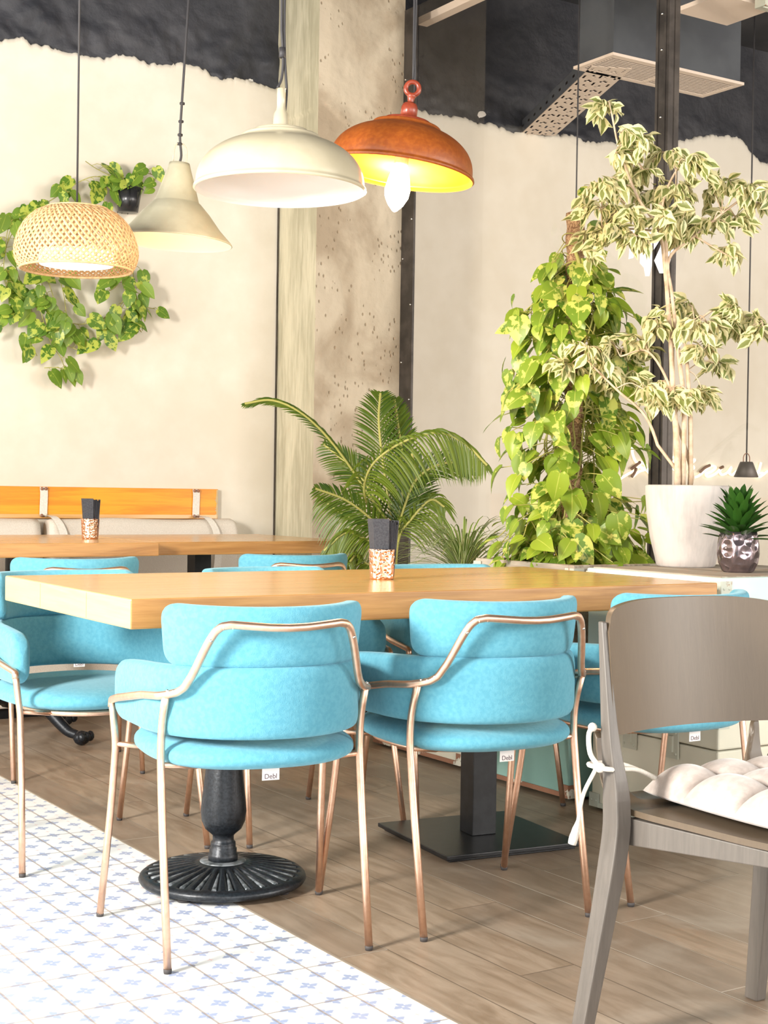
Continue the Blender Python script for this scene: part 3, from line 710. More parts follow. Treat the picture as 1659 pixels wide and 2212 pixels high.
CH = [((1.572, 3.04), -10, 'turquoise armchair seen from behind in front, leftmost at the near side of the table'),
      ((2.158, 2.973), -5, 'turquoise armchair seen from behind, middle of the near side of the table'),
      ((2.755, 2.968), 0, 'turquoise armchair at the near right end, partly behind the brown wooden chair'),
      ((1.555, 4.005), 184, 'turquoise armchair facing us at the far left of the front table, its seat visible'),
      ((2.226, 3.99), 184, 'turquoise armchair in the middle of the far side of the front table'),
      ((2.87, 3.99), 176, 'turquoise armchair at the far right of the front table, mostly hidden'),
      ((1.925, 5.165), -6, 'turquoise armchair with its back to us at the left wall-side table'),
      ((2.86, 5.225), -6, 'turquoise armchair with its back to us at the right wall-side table, copper rail showing')]
chair0 = make_armchair()
for k, ((x, y), rz, lab) in enumerate(CH):
    if k == 0: c = chair0; c.location = (x, y, 0); c.rotation_euler = (0, 0, R(rz)); c['label'] = lab
    else: c = dup(chair0, (x, y, 0), R(rz), lab)
    c['group'] = 'turquoise armchairs around the tables'

# ------------------------------------------------------------------ brown wooden chair (near right), facing -Y
t = thing('wooden_chair', 'grey-brown wooden chair with a curved plywood back in the right foreground', 'chair', (2.09, 1.95, 0))
def at_(x, y, z): return (x-2.09, y-1.95, z)
def bar(b, stations):                         # one connected square bar; stations: (centre, half x, half y)
    vs = []
    for c, hx, hy in stations: vs += [(c[0]-hx, c[1]-hy, c[2]), (c[0]+hx, c[1]-hy, c[2]), (c[0]+hx, c[1]+hy, c[2]), (c[0]-hx, c[1]+hy, c[2])]
    n = len(stations); fs = [(3, 2, 1, 0), tuple(4*n-4+k for k in range(4))]
    for i in range(n-1):
        for k in range(4): k2 = (k+1) % 4; fs.append((4*i+k, 4*i+k2, 4*i+4+k2, 4*i+4+k))
    return b.add(vs, fs, False)
def smooth_bar(K):
    P = cr([k[0] for k in K], 6); out = []
    for i, p in enumerate(P):
        j = min(i//6, len(K)-2); f = i/6-j; out.append((tuple(p), K[j][1]*(1-f)+K[j+1][1]*f, K[j][2]*(1-f)+K[j+1][2]*f))
    return out
for sx, xs in ((-1, (1.812, 1.874, 1.866)), (1, (2.285, 2.300, 2.352))):
    b = MB(); bar(b, [tuple([at_(*q), hx, hy]) for q, hx, hy in smooth_bar([((xs[0], 2.10, 0), .014, .017), ((xs[1]-.008, 2.078, .34), .018, .022), ((xs[1], 2.078, .46), .018, .021), ((xs[2], 2.09, .58), .012, .014), ((xs[2]-(.005 if xs[2] < 2 else 0), 2.112, .797), .006, .007)])])
    b.build('leg', 'leg_wood', t, bevel=.003)
for xs in (1.94, 2.26):
    b = MB(); bar(b, [(at_(xs+(-.03 if xs < 2 else .03), 1.60, 0), .013, .013), (at_(xs, 1.64, .425), .017, .019)]); b.build('leg', 'leg_wood', t, bevel=.003)
def backp(side):
    def f(u, v):
        x = 1.866+.502*u; curve = .055*(1-(2*u-1)**2); top = .812+.022*(1-(2*u-1)**4); bot = .580-.004*u
        e = min(u, 1-u)*.512; top -= (.035-math.sqrt(max(0, .035**2-max(0, .035-e)**2))) ; bot += .6*(.035-math.sqrt(max(0, .035**2-max(0, .035-e)**2)))
        z = bot+(top-bot)*v; y = 2.085+curve+.10*(z-.58)+side
        return at_(x, y, z)
    return f
b = MB(); fr, bk = backp(-.007), backp(.007); NU, NV = 48, 16
b.grid(fr, NU, NV); b.grid(bk, NU, NV, flip=True)
rim = [(i/NU, 0) for i in range(NU)]+[(1, j/NV) for j in range(NV)]+[(1-i/NU, 1) for i in range(NU)]+[(0, 1-j/NV) for j in range(NV)]
vs = [q for u, v in rim for q in (fr(u, v), bk(u, v))]; n = len(rim)
b.add(vs, [(2*i, 2*i+1, 2*((i+1) % n)+1, 2*((i+1) % n)) for i in range(n)]); b.build('backrest', 'dark_wood', t)
prof = [(2.165, .575), (2.160, .54), (2.150, .50), (2.132, .468), (2.10, .447), (2.04, .440), (1.9, .438), (1.8, .437), (1.7, .438), (1.62, .434), (1.60, .425)]
P = cr([(0, y, z) for y, z in prof], 5)
def seatf(d):
    def f(u, v):
        p = P[int(round(v*(len(P)-1)))]; k = max(0, min(1, (p.z-.445)/.12)); x0, x1 = 1.893+.10*max(0, 2.12-p.y), 2.345; cxm = (x0+x1)/2; hw = (x1-x0)/2; ear = max(0, min(1, (abs(2*u-1)-(.60+.20*k))/.14)); ear = ear*ear*(3-2*ear)
        if v < .5 and k > 0: pass
        zz = p.z if p.z < .447 else .447+(p.z-.447)*ear; return at_(cxm+hw*(2*u-1), p.y-d*.5*k, zz-d-.006*(1-(2*u-1)**2)*(1-k))
    return f
b = MB(); NV = len(P)-1; b.grid(seatf(0), 64, NV); b.grid(seatf(.012), 64, NV, flip=True); NU = 64
rim = [(i/NU, 0) for i in range(NU)]+[(1, j/NV) for j in range(NV)]+[(1-i/NU, 1) for i in range(NU)]+[(0, 1-j/NV) for j in range(NV)]
vs = [q for u, v in rim for q in (seatf(0)(u, v), seatf(.012)(u, v))]; n = len(rim)
b.add(vs, [(2*i, 2*i+1, 2*((i+1) % n)+1, 2*((i+1) % n)) for i in range(n)]); b.build('seat', 'dark_wood', t)
for x in (1.906, 2.308):
    b = MB(); q = [at_(x-.011, 2.07, .372), at_(x+.011, 2.07, .372), at_(x+.011, 2.07, .424), at_(x-.011, 2.07, .424)]; x += .045*(x < 2); r_ = [at_(x-.011, 1.66, .402), at_(x+.011, 1.66, .402), at_(x+.011, 1.66, .424), at_(x-.011, 1.66, .424)]
    b.add(q+r_, [(0, 1, 2, 3), (7, 6, 5, 4), (0, 4, 5, 1), (1, 5, 6, 2), (2, 6, 7, 3), (3, 7, 4, 0)], False); b.build('side_rail', 'leg_wood', t, bevel=.002)
b = MB(); b.box(1.94-2.09, 2.26-2.09, 2.055-1.95, 2.08-1.95, .375, .424); b.build('cross_rail', 'dark_wood', t, bevel=.002)
# tufted seat cushion with ties
t = thing('seat_cushion', 'tufted pale pinkish-grey cushion tied to the brown wooden chair', 'cushion', (2.150, 1.930, .443))
def cush(side):
    def f(u, v):
        X_, Y_ = 2*u-1, 2*v-1; k = 1-.06*(X_*X_*Y_*Y_)
        x = .178*X_*k; y = .210*Y_*k
        e = (max(0, 1-abs(X_)**5)*max(0, 1-abs(Y_)**5))**.42
        tu = (abs(math.sin(PI*1.5*(X_+1)+.5*PI*0))*abs(math.sin(PI*1.5*(Y_+1))))**.30
        h = (.014+.050*tu) if side > 0 else -.0
        return (x, y, .012+(h*e if side > 0 else -.010*e))
    return f
t.rotation_euler = (0, 0, -.06); b = MB(); b.grid(cush(1), 84, 84); b.grid(cush(-1), 84, 84, flip=True); b.build('cushion_body', 'suede', t)
tw = lambda x, y, z: (x-2.160, y-1.925, z-.443)
b = MB(); b.tube(cr([tw(2.02, 2.10, .475), tw(1.95, 2.09, .505), tw(1.855, 2.047, .520), tw(1.838, 2.075, .522), tw(1.855, 2.112, .52), tw(1.935, 2.12, .512), tw(2.02, 2.11, .478)], 5), .005, 7)
b.sphere(tw(1.838, 2.060, .523), .010, 6); b.tube(cr([tw(1.836, 2.06, .525), tw(1.826, 2.075, .548), tw(1.830, 2.085, .585), tw(1.842, 2.08, .598)], 5), .005, 7); b.sphere(tw(1.838, 2.085, .596), .009, 5)
b.tube(cr([tw(1.832, 2.065, .52), tw(1.815, 2.08, .47), tw(1.808, 2.085, .42), tw(1.798, 2.09, .375)], 6), [.004]*13+[.0055, .0075, .008, .009, .009, .008], 7); b.build('tie', 'strap', t)

# ------------------------------------------------------------------ painted trunks along the glass
def trunk(name, label, x0, x1, y0, y1, z0, z1, mat, fit, lid=.72, latches=2, open_top=False):
    t = thing(name, label, 'trunk', ((x0+x1)/2, (y0+y1)/2, z0)); a, c, H = (x1-x0)/2, (y1-y0)/2, z1-z0
    b = MB(); zl = H*lid
    b.box(-a, a, -c, c, .008, zl-.002); b.build('body', mat, t, bevel=.006)
    if open_top:
        b = MB()
        for q in ((-a, a, -c, -c+.03), (-a, a, c-.03, c), (-a, -a+.03, -c+.03, c-.03), (a-.03, a, -c+.03, c-.03)): b.box(*q, zl, H)
        b.build('rim_boards', open_top, t, bevel=.003); b = MB(); b.box(-a+.03, a-.03, -c+.03, c-.03, zl, H-.03); b.build('soil', 'soil', t)
    else:
        b = MB(); b.box(-a-.004, a+.004, -c-.004, c+.004, zl+.002, H); b.build('lid', mat, t, bevel=.006)
        if H > .3 or True:
            b = MB(); b.box(-a+.012, a-.012, -c+.012, c-.012, H-.001, H+.003); b.build('lid_boards', 'grey_wood' if z1 > .7 else mat, t)
    for sx, sy in ((-1, -1), (-1, 1), (1, -1)):
        for zz in (.012, H-.055):
            b = MB(); x, y = sx*(a+.0045), sy*(c+.0045)
            b.box(min(x, x-sx*.045), max(x, x-sx*.045), y-.0015, y+.0015, zz, zz+.045); b.box(x-.0015, x+.0015, min(y, y-sy*.045), max(y, y-sy*.045), zz, zz+.045)
            for d in (.012, .034): b.sphere((x-sx*d, y+sy*.002, zz+.022), .004, 4); b.sphere((x+sx*.002, y-sy*d, zz+.022), .004, 4)
            b.build('corner_fitting', fit, t)
    for k in range(latches):
        y = -c+(k+1)*2*c/(latches+1); b = MB(); b.box(-a-.010, -a-.004, y-.03, y+.03, zl-.05, zl+.045); b.box(-a-.018, -a-.010, y-.012, y+.012, zl-.03, zl+.02)
        for s in (-1, 1):
            for zz in (-.035, .03): b.sphere((-a-.011, y+s*.022, zl+zz), .004, 4)
        b.build('latch', fit, t)
    b = MB(); b.box(-.06, .06, -c-.010, -c-.005, H*.45-.03, H*.45+.03)
    for s in (-1, 1):
        for zz in (-.018, .018): b.sphere((s*.045, -c-.011, H*.45+zz), .005, 4)
    b.tube(cr([(-.04, -c-.012, H*.45), (-.035, -c-.035, H*.45-.012), (.035, -c-.035, H*.45-.012), (.04, -c-.012, H*.45)], 5), .005, 6); b.build('handle', fit, t)
    b = MB(); b.box(-a-.005, -a-.001, -c+.01, c-.01, .012, .028); b.build('edge_strip', fit, t)
    return t
trunk('storage_trunk', 'low ivory trunk on the floor furthest back, below the spider plant', 3.21, 3.78, 4.41, 5.03, 0, .40, 'ivory', 'rust', .7)
trunk('storage_trunk', 'upper ivory trunk carrying the spider plant', 3.22, 3.78, 4.42, 5.02, .403, .66, 'ivory', 'fitting', .7)
trunk('storage_trunk', 'turquoise trunk with a rusty lower fitting on the floor behind the square table post', 3.19, 3.80, 3.775, 4.34, 0, .42, 'turq', 'rust', .66)
trunk('planter_box', 'grey wooden planter box holding the climbing plant on the turquoise trunk', 3.20, 3.80, 3.78, 4.34, .423, .80, 'grey_wood', 'fitting', .80, 0, 'grey_wood')
trunk('storage_trunk', 'ivory trunk with riveted fittings on the floor behind the brown chair', 3.19, 3.92, 3.095, 3.66, 0, .40, 'ivory', 'fitting', .7)
trunk('storage_trunk', 'pale blue trunk carrying the big clay pot, top of the right stack', 3.195, 3.92, 3.10, 3.70, .403, .797, 'ice', 'fitting', .72)

# ------------------------------------------------------------------ napkin cups
def napkin_cup(x, y, z, label, rz, s=1.0):
    t = thing('napkin_cup', label, 'napkin holder', (x, y, z), rz, 'copper napkin cups on the tables')
    pr_ = [(.001, 0), (.033, 0), (.0345, .004), (.0395, .086), (.0385, .087), (.037, .084), (.033, .006), (.001, .005)]
    fine = []
    for (r0, z0), (r1, z1) in zip(pr_, pr_[1:]):
        m = 14 if abs(z1-z0) > .05 else 1
        fine += [(r0+(r1-r0)*i/m, z0+(z1-z0)*i/m) for i in range(m)]
    fine.append(pr_[-1])
    def dent(r, zz, a):
        if .006 < zz < .084 and r > .0335+zz*.055: r -= .0011*max(0, math.cos(a*16+(round(zz/.012) % 2)*PI))*abs(math.cos(zz/.012*PI))
        return r, zz
    b = MB(); b.lathe(fine, 96, (0, 0, 0), dent); b.build('copper_cup', 'copper', t)
    b = MB()
    q0 = [(-.026, -.022, .01), (.010, -.026, .01), (.012, .020, .01), (-.024, .022, .01)]; q1 = [(-.038, -.028, .172), (.008, -.036, .172), (.012, .026, .172), (-.036, .030, .172)]
    b.hexa(q0, q1); b.build('folded_napkins', 'napkin', t)
    for k in range(7):
        b = MB(); x0 = .0105+k*.0028; x1 = .0105+k*.0042; tl = .168-.0012*k*(k % 3)
        b.hexa([(x0, -.020, .01), (x0+.0018, -.020, .01), (x0+.0018, .020, .01), (x0, .020, .01)], [(x1, -.034, tl), (x1+.0022, -.033, tl), (x1+.0022, .026, tl), (x1, .026, tl)]); b.build('paper_napkin', 'napkin', t)
    b = MB(); rotbox(b, .030, .012, .002, .010, .02, .108, .2); b.build('paper_sachet', 'paper', t); b = MB(); rotbox(b, .026, .020, .002, .010, .02, .102, .5); b.build('paper_sachet', 'paper', t)
napkin_cup(2.238, 3.482, .79, 'copper cup of black napkins on the front table', -.25)
napkin_cup(2.30, 5.88, .82, 'copper cup of black napkins on the left table by the wall bench', -.25)

# ================================================================== PENDANT LAMPS
def cord(t, pts, r=.0032, name='cord'):
    b = MB(); b.tube(pts, r, 6); return b.build(name, 'cord', t)
def tilt(o, deg): o.rotation_mode = 'XYZ'; o.rotation_euler = Matrix.Rotation(R(deg), 3, Vector((FWD.x, FWD.y, 0)).normalized()).to_euler()
def up_cord(loc, base, z1):                   # vertical cord in the frame of an untilted lamp
    return [(base[0], base[1], base[2]), (base[0], base[1], z1-loc[2])]
# rattan dome
loc = (1.631, 4.313, 1.716)
t = thing('pendant_lamp', 'woven bamboo dome pendant lamp, leftmost, with a white light disc inside', 'lamp', loc, 0, 'pendant lamps over the tables')
RP = cr([(.170, 0, -.004), (.182, 0, .012), (.190, 0, .045), (.184, 0, .085), (.163, 0, .132), (.128, 0, .168), (.095, 0, .183)], 6)
def rp(s):
    i = s*(len(RP)-1); k = min(int(i), len(RP)-2); p = RP[k].lerp(RP[k+1], i-k); return p.x, p.z
b = MB(); NS = 62
for d in (-1, 1):
    for k in range(NS):
        vs = []; M_ = 30
        for i in range(M_+1):
            s = i/M_; r, z = rp(s); a = 2*PI*k/NS+d*(s*.95+.12*s*s); w = .0047/r; off = .0012*math.sin(i/M_*PI*14+k*PI)*d
            vs += [((r+off)*math.cos(a-w), (r+off)*math.sin(a-w), z), ((r+off)*math.cos(a+w), (r+off)*math.sin(a+w), z)]
        b.add(vs, [(2*i, 2*i+1, 2*i+3, 2*i+2) for i in range(M_)])
o = b.build('woven_shade', 'rattan', t); m = o.modifiers.new('cane', 'SOLIDIFY'); m.thickness = .0012
b = MB(); b.tube([(.170*math.cos(a), .170*math.sin(a), -.004) for a in [2*PI*i/64 for i in range(64)]], .004, 8, closed=True); b.build('rim_ring', 'rattan', t); b = MB()
b.tube([(.095*math.cos(a), .095*math.sin(a), .183) for a in [2*PI*i/64 for i in range(64)]], .003, 8, closed=True); b.build('rim_ring', 'rattan', t)
b = MB(); b.lathe([(.001, .192), (.06, .191), (.096, .184), (.096, .181), (.001, .185)], 48); b.build('top_disc', 'rattan', t)
b = MB(); b.lathe([(.001, .010), (.112, .010), (.116, .016), (.112, .05), (.001, .052)], 48); b.build('light_diffuser', 'diff', t)
cord(t, up_cord(loc, (0, 0, .2), ZC))
# sage cone lamp
loc = (2.045, 4.50, 1.868)
t = thing('pendant_lamp', 'sage cream metal cone pendant lamp with a wire handle, second from left', 'lamp', loc, 0, 'pendant lamps over the tables')
out = [(.034, .262), (.037, .250), (.056, .190), (.074, .132), (.080, .128), (.108, .098), (.112, .094), (.150, .045), (.190, .004), (.193, 0)]
b = MB(); b.lathe([(.001, .264)]+out+[(.194, -.003), (.191, -.004)], 72); b.build('cone_shade', 'sage', t)
b = MB(); b.lathe([(.191, -.004), (.188, .003), (.149, .042), (.110, .090), (.104, .094), (.05, .12), (.001, .13)], 72); b.build('inner_shade', 'sage_in', t)
b = MB(); b.tube(rounded([(-.024, 0, .255), (-.024, 0, .30), (-.016, 0, .328), (.016, 0, .328), (.024, 0, .30), (.024, 0, .255)], .014), .0022, 6, True, False); h = b.build('wire_handle', 'cream', t)
b = MB(); b.sphere((0, 0, .07), .030, 8); b.build('light_bulb', 'bulb2', t)
cord(t, cr([(0, 0, .262), (.004, 0, .29), (-.003, .002, .34), (-.006, 0, .38)], 5)+[Vector((-.006, 0, ZC-loc[2]))], .0042)
for z in (.325, .355, .40, .46): b = MB(); b.tube([(-.012, 0, z), (.003, .001, z+.002)], .005, 6); b.build('cable_tie', 'cord', t)
tilt(t, 3.0)
# big cream bowl
loc = (1.872, 3.447, 1.852)
t = thing('pendant_lamp', 'large glossy cream enamel bowl pendant lamp, unlit, third from left', 'lamp', loc, 0, 'pendant lamps over the tables')
def bowl(R_, H_, top): return cr([(top, 0, H_), (top+.03*R_/.23, 0, H_-.004)]+[(R_*math.sin(a), 0, H_*math.cos(a)**.85) for a in (.52, .72, .92, 1.12, 1.32, 1.48)]+[(R_, 0, 0)], 4)
P = [(p.x, p.z) for p in bowl(.226, .140, .074)]
b = MB(); b.lathe([(.074, .140)]+P+[(.231, -.003), (.232, -.009), (.227, -.012)], 96); b.build('bowl_shade', 'cream', t)
b = MB(); b.lathe([(.227, -.012), (.222, -.004)]+[(x*.975, z*.96-.002) for x, z in reversed(P)]+[(.001, .130)], 96); b.build('inner_shade', 'cream_in', t)
b = MB(); b.lathe([(.001, .158), (.02, .157), (.055, .155), (.073, .150), (.076, .144), (.076, .138)], 64); b.build('top_cap', 'cream', t)
b = MB(); b.lathe([(.014, .262), (.0115, .262), (.0115, .215), (.013, .205), (.019, .195), (.0205, .18), (.022, .156)], 32); b.build('neck', 'cream', t)
b = MB(); b.lathe([(.001, .06), (.021, .06), (.022, .064), (.022, .13)], 32); s = b.build('lamp_socket', 'fitting', t)
b = MB(); b.lathe([(.001, .0595), (.012, .0595), (.014, .058), (.021, .058), (.021, .061)], 32); b.build('socket_ring', 'screw', s)
cord(t, cr([(-.012, 0, .262), (.0, 0, .29), (.004, 0, .34), (-.002, 0, .42)], 5)+[Vector((-.004, 0, .6)), Vector((-.004, 0, ZC-loc[2]))], .0036)
cord(t, cr([(.012, .0, .20), (.016, 0, .26), (.010, 0, .33), (.006, 0, .42)], 5)+[Vector((.006, 0, .6)), Vector((.006, 0, ZC-loc[2]))], .0036)
b = MB(); b.tube([(.001, 0, .345), (.001, 0, .372)], .009, 8); b.build('cable_tie', 'cord', t)
# orange bowl with a lit bulb
loc = (2.418, 3.693, 2.013)
t = thing('pendant_lamp', 'burnt orange metal bowl pendant lamp with a glowing bulb, rightmost', 'lamp', loc, 0, 'pendant lamps over the tables')
P = [(p.x, p.z) for p in bowl(.219, .140, .072)]
b = MB(); b.lathe([(.072, .140)]+P+[(.225, -.002), (.227, -.008), (.222, -.012)], 96); b.build('bowl_shade', 'orange', t)
b = MB(); b.lathe([(.222, -.012), (.216, -.003)]+[(x*.972, z*.96-.002) for x, z in reversed(P)]+[(.001, .13)], 96); b.build('inner_shade', 'orange_in', t)
b = MB(); b.lathe([(.001, .158), (.045, .157), (.070, .150), (.073, .144), (.073, .137)], 64); b.build('top_cap', 'red_iron', t)
b = MB(); b.lathe([(.001, .196), (.014, .205), (.021, .200), (.025, .190), (.026, .158), (.001, .156)], 32)
b.lathe([(.011, .198), (.009, .208), (.012, .222), (.017, .228), (.001, .23)], 20); b.build('hanger_knob', 'red_iron', t)
b = MB(); d = Vector((.84, -.54, 0)); b.tube([tuple(d*(.020*math.cos(a))+Vector((0, 0, .248+.020*math.sin(a)))) for a in [2*PI*i/28 for i in range(28)]], .0075, 10, closed=True); b.build('hanger_eye', 'red_iron', t)
b = MB(); b.lathe([(.001, .012), (.020, .013), (.021, .02), (.021, .13)], 24); b.build('lamp_socket', 'fitting', t)
b = MB(); b.lathe([(.001, -.128), (.008, -.124), (.024, -.106), (.036, -.082), (.0385, -.060), (.033, -.03), (.025, .004), (.019, .016)], 32); b.build('light_bulb', 'bulb', t)
tilt(t, 7.6); Mi = t.rotation_euler.to_matrix().inverted(); e = Vector((0, 0, .262)); up = Mi @ Vector((0, 0, 1))
cord(t, [e, e+up*.06, e+up*(ZC-loc[2]-.262)], .0036); cord(t, [e+d*.008+Vector((0, 0, -.03)), e+d*.006+up*.04, e+up*.09+d*.004, e+up*.30+d*.007, e+up*(ZC-loc[2]-.262)+d*.004], .0030)
l = bpy.data.lights.new('bulb_light', 'POINT'); l.energy = 26; l.color = (1, .78, .50); l.shadow_soft_size = .03
lo = bpy.data.objects.new('bulb_light', l); COL.objects.link(lo); lo.location = (loc[0], loc[1], loc[2]-.15)
# lamps in the far room
loc = tuple([5.404,5.087,1.141])
t = thing('pendant_lamp', 'small dull grey cone lamp hanging beyond the glass at the right', 'lamp', loc)
b = MB(); b.lathe([(.001, .075), (.030, .074), (.034, .066), (.060, 0), (.058, -.002), (.001, .02)], 24); b.build('cone_shade', 'frame_steel', t)
b = MB(); b.tube(rounded([(-.022, 0, .07), (-.022, 0, .10), (-.01, 0, .115), (.01, 0, .115), (.022, 0, .10), (.022, 0, .07)], .01), .0025, 6); b.build('wire_handle', 'rust', t)
cord(t, up_cord(loc, (0, 0, .07), ZC), .004)
loc = ([4.493,5.336,2.354][0], [4.493,5.336,2.354][1], 1.75)
t = thing('pendant_lamp', 'small dark pendant on a thin cord beyond the glass behind the moss pole', 'lamp', loc)
b = MB(); b.lathe([(.001, .06), (.018, .058), (.022, .0), (.001, -.002)], 20); b.build('lamp_socket', 'cord', t); cord(t, up_cord(loc, (0, 0, .055), ZC), .0038)

# ================================================================== PLANTS
def perp(t, up=Vector((0, 0, 1))):
    s = t.cross(up); return s.normalized() if s.length > 1e-4 else Vector((1, 0, 0))
HEART = [(0, .30), (.10, .78), (.25, 1), (.45, .95), (.65, .70), (.82, .38), (1, 0)]
OVAL = [(0, .12), (.15, .62), (.35, 1), (.55, .92), (.75, .55), (.88, .22), (1, 0)]
LANCE = [(0, .35), (.2, .85), (.4, 1), (.7, .85), (.88, .5), (1, 0)]
def leaf(b, p, d, nrm, L, Wd, shape=HEART, curl=.25, fold=.18, rnd=None):
    d = d.normalized(); s = d.cross(nrm)
    s = s.normalized() if s.length > 1e-4 else perp(d); nrm = s.cross(d).normalized(); vs, uv = [], []
    for tt, w in shape:
        c = p+d*(L*tt)-nrm*(curl*L*tt*tt)
        if tt == 0 and shape is HEART: c0 = p
        for k in (-1, -.5, 0, .5, 1):
            back = -.10*L*abs(k) if (shape is HEART and tt < .12) else 0
            vs.append(c+s*(Wd*.5*w*k)+nrm*(fold*Wd*abs(k)*w*.5)+d*back); uv.append((.5+.5*k, tt))
    fs = []
    for i in range(len(shape)-1):
        for k in range(4): q = i*5+k; fs.append((q, q+1, q+6, q+5))
    b.add(vs, fs, True, uv, random.random() if rnd is None else rnd)
rv = lambda s: Vector((random.uniform(-s, s), random.uniform(-s, s), random.uniform(-s, s)))
CAMDIR = Vector((-.54, -.84, 0))
# --- climbing pothos on a coir pole
t = thing('climbing_plant', 'tall yellow-green climbing pothos on a coir moss pole before the glass', 'potted plant', (3.445, 4.10, .785))
b = MB(); n = 60
def pole(u, v):
    a = 2*PI*v; z = 1.30*u; r = .034+.006*noise.noise(Vector((math.cos(a)*3, math.sin(a)*3, z*22)))+.003*math.sin(z*60)
    if u > .985: r *= .25
    return (.012*math.sin(z*2)+r*math.cos(a), r*math.sin(a), z)
b.grid(pole, 120, 24, flip=True); b.build('moss_pole', 'coir', t)
st, lf = MB(), MB()
def wid(z):                                    # half width of the foliage at height z above the base
    K = [(0, .29), (.12, .29), (.3, .27), (.5, .27), (.7, .27), (.85, .26), (.95, .22), (1.05, .15), (1.15, .08), (1.3, .04)]
    for (a, wa), (c, wc) in zip(K, K[1:]):
        if a <= z <= c: return wa+(wc-wa)*(z-a)/(c-a)
    return .04
for k in range(520):
    z = random.uniform(.0, 1.10)**1.0; a = random.uniform(0, 2*PI); w = wid(z); rr = w*random.uniform(.35, 1.0)
    o = Vector((math.cos(a), math.sin(a), 0)); p = Vector((0, 0, z))+o*rr*Vector((1, 1, 0)).length/1.414+rv(.01)
    base = Vector((o.x*.035, o.y*.035, z+random.uniform(-.05, .10)))
    L = random.uniform(.055, .115); d = (o*random.uniform(.2, .8)+Vector((0, 0, -random.uniform(.2, 1.0)))+rv(.35))
    nm = (o*.7+Vector((0, 0, .6))+CAMDIR*.35+rv(.45)).normalized()
    leaf(lf, p, d, nm, L, L*random.uniform(.68, .88), curl=random.uniform(.1, .45), fold=random.uniform(0, .35))
    if random.random() < .75: mid = (base+p)*.5+Vector((0, 0, .02))+rv(.012); st.tube(cr([base, mid, p], 3), .0017, 5, False)
for k in range(16):                            # hanging and climbing runners
    a = random.uniform(0, 2*PI); z = random.uniform(.2, 1.1); P = [Vector((.036*math.cos(a), .036*math.sin(a), z))]
    for i in range(7): a += random.uniform(-.6, .6); z -= random.uniform(.03, .15); rr = .05+random.uniform(0, .05); P.append(Vector((rr*math.cos(a), rr*math.sin(a), max(z, 0))))
    st.tube(cr(P, 4), .0032, 6, False)
for k in range(60):                            # tangle at the foot, spilling over the box
    a = random.uniform(0, 2*PI); r0 = random.uniform(.02, .1); r1 = random.uniform(.15, .30)
    P = [Vector((r0*math.cos(a), r0*math.sin(a), 0)), Vector((.6*r1*math.cos(a), .6*r1*math.sin(a), random.uniform(.05, .2))), Vector((r1*math.cos(a+.3), r1*math.sin(a+.3), random.uniform(.01, .16)))]
    st.tube(cr(P, 5), .0020, 5, False); L = random.uniform(.05, .085)
    leaf(lf, P[-1], Vector((math.cos(a), math.sin(a), -.5))+rv(.4), (Vector((0, 0, 1))+CAMDIR*.5+rv(.4)).normalized(), L, L*.75)
for z, dx, dz, L in ((1.28, .02, .06, .075), (1.20, .055, .02, .065), (1.14, -.06, -.01, .07), (1.10, .06, .01, .08)):
    p = Vector((dx*.84, -dx*.54, z+dz)); st.tube([Vector((0, -.03, z-.05)), p*.5+Vector((0, 0, (z)*.5)), p], .0018, 5, False); leaf(lf, p, Vector((.6, -.3, .35)) if dx > 0 else Vector((-.2, 0, -1)), CAMDIR+rv(.2), L, L*.8)
for ring in (1.02, 1.08, 1.14, 1.18): st.tube([Vector((.043*math.cos(a), .043*math.sin(a), ring+.02*math.sin(a+ring*9))) for a in [2*PI*i/20 for i in range(20)]], .0022, 5, closed=True)
st.tube(cr([(-.03, -.035, 1.15), (-.01, -.048, 1.08), (.02, -.045, .98), (.0, -.045, .9)], 5), .007, 7); lf.build('leaves', 'pothos', t); st.build('stems', 'stem', t)
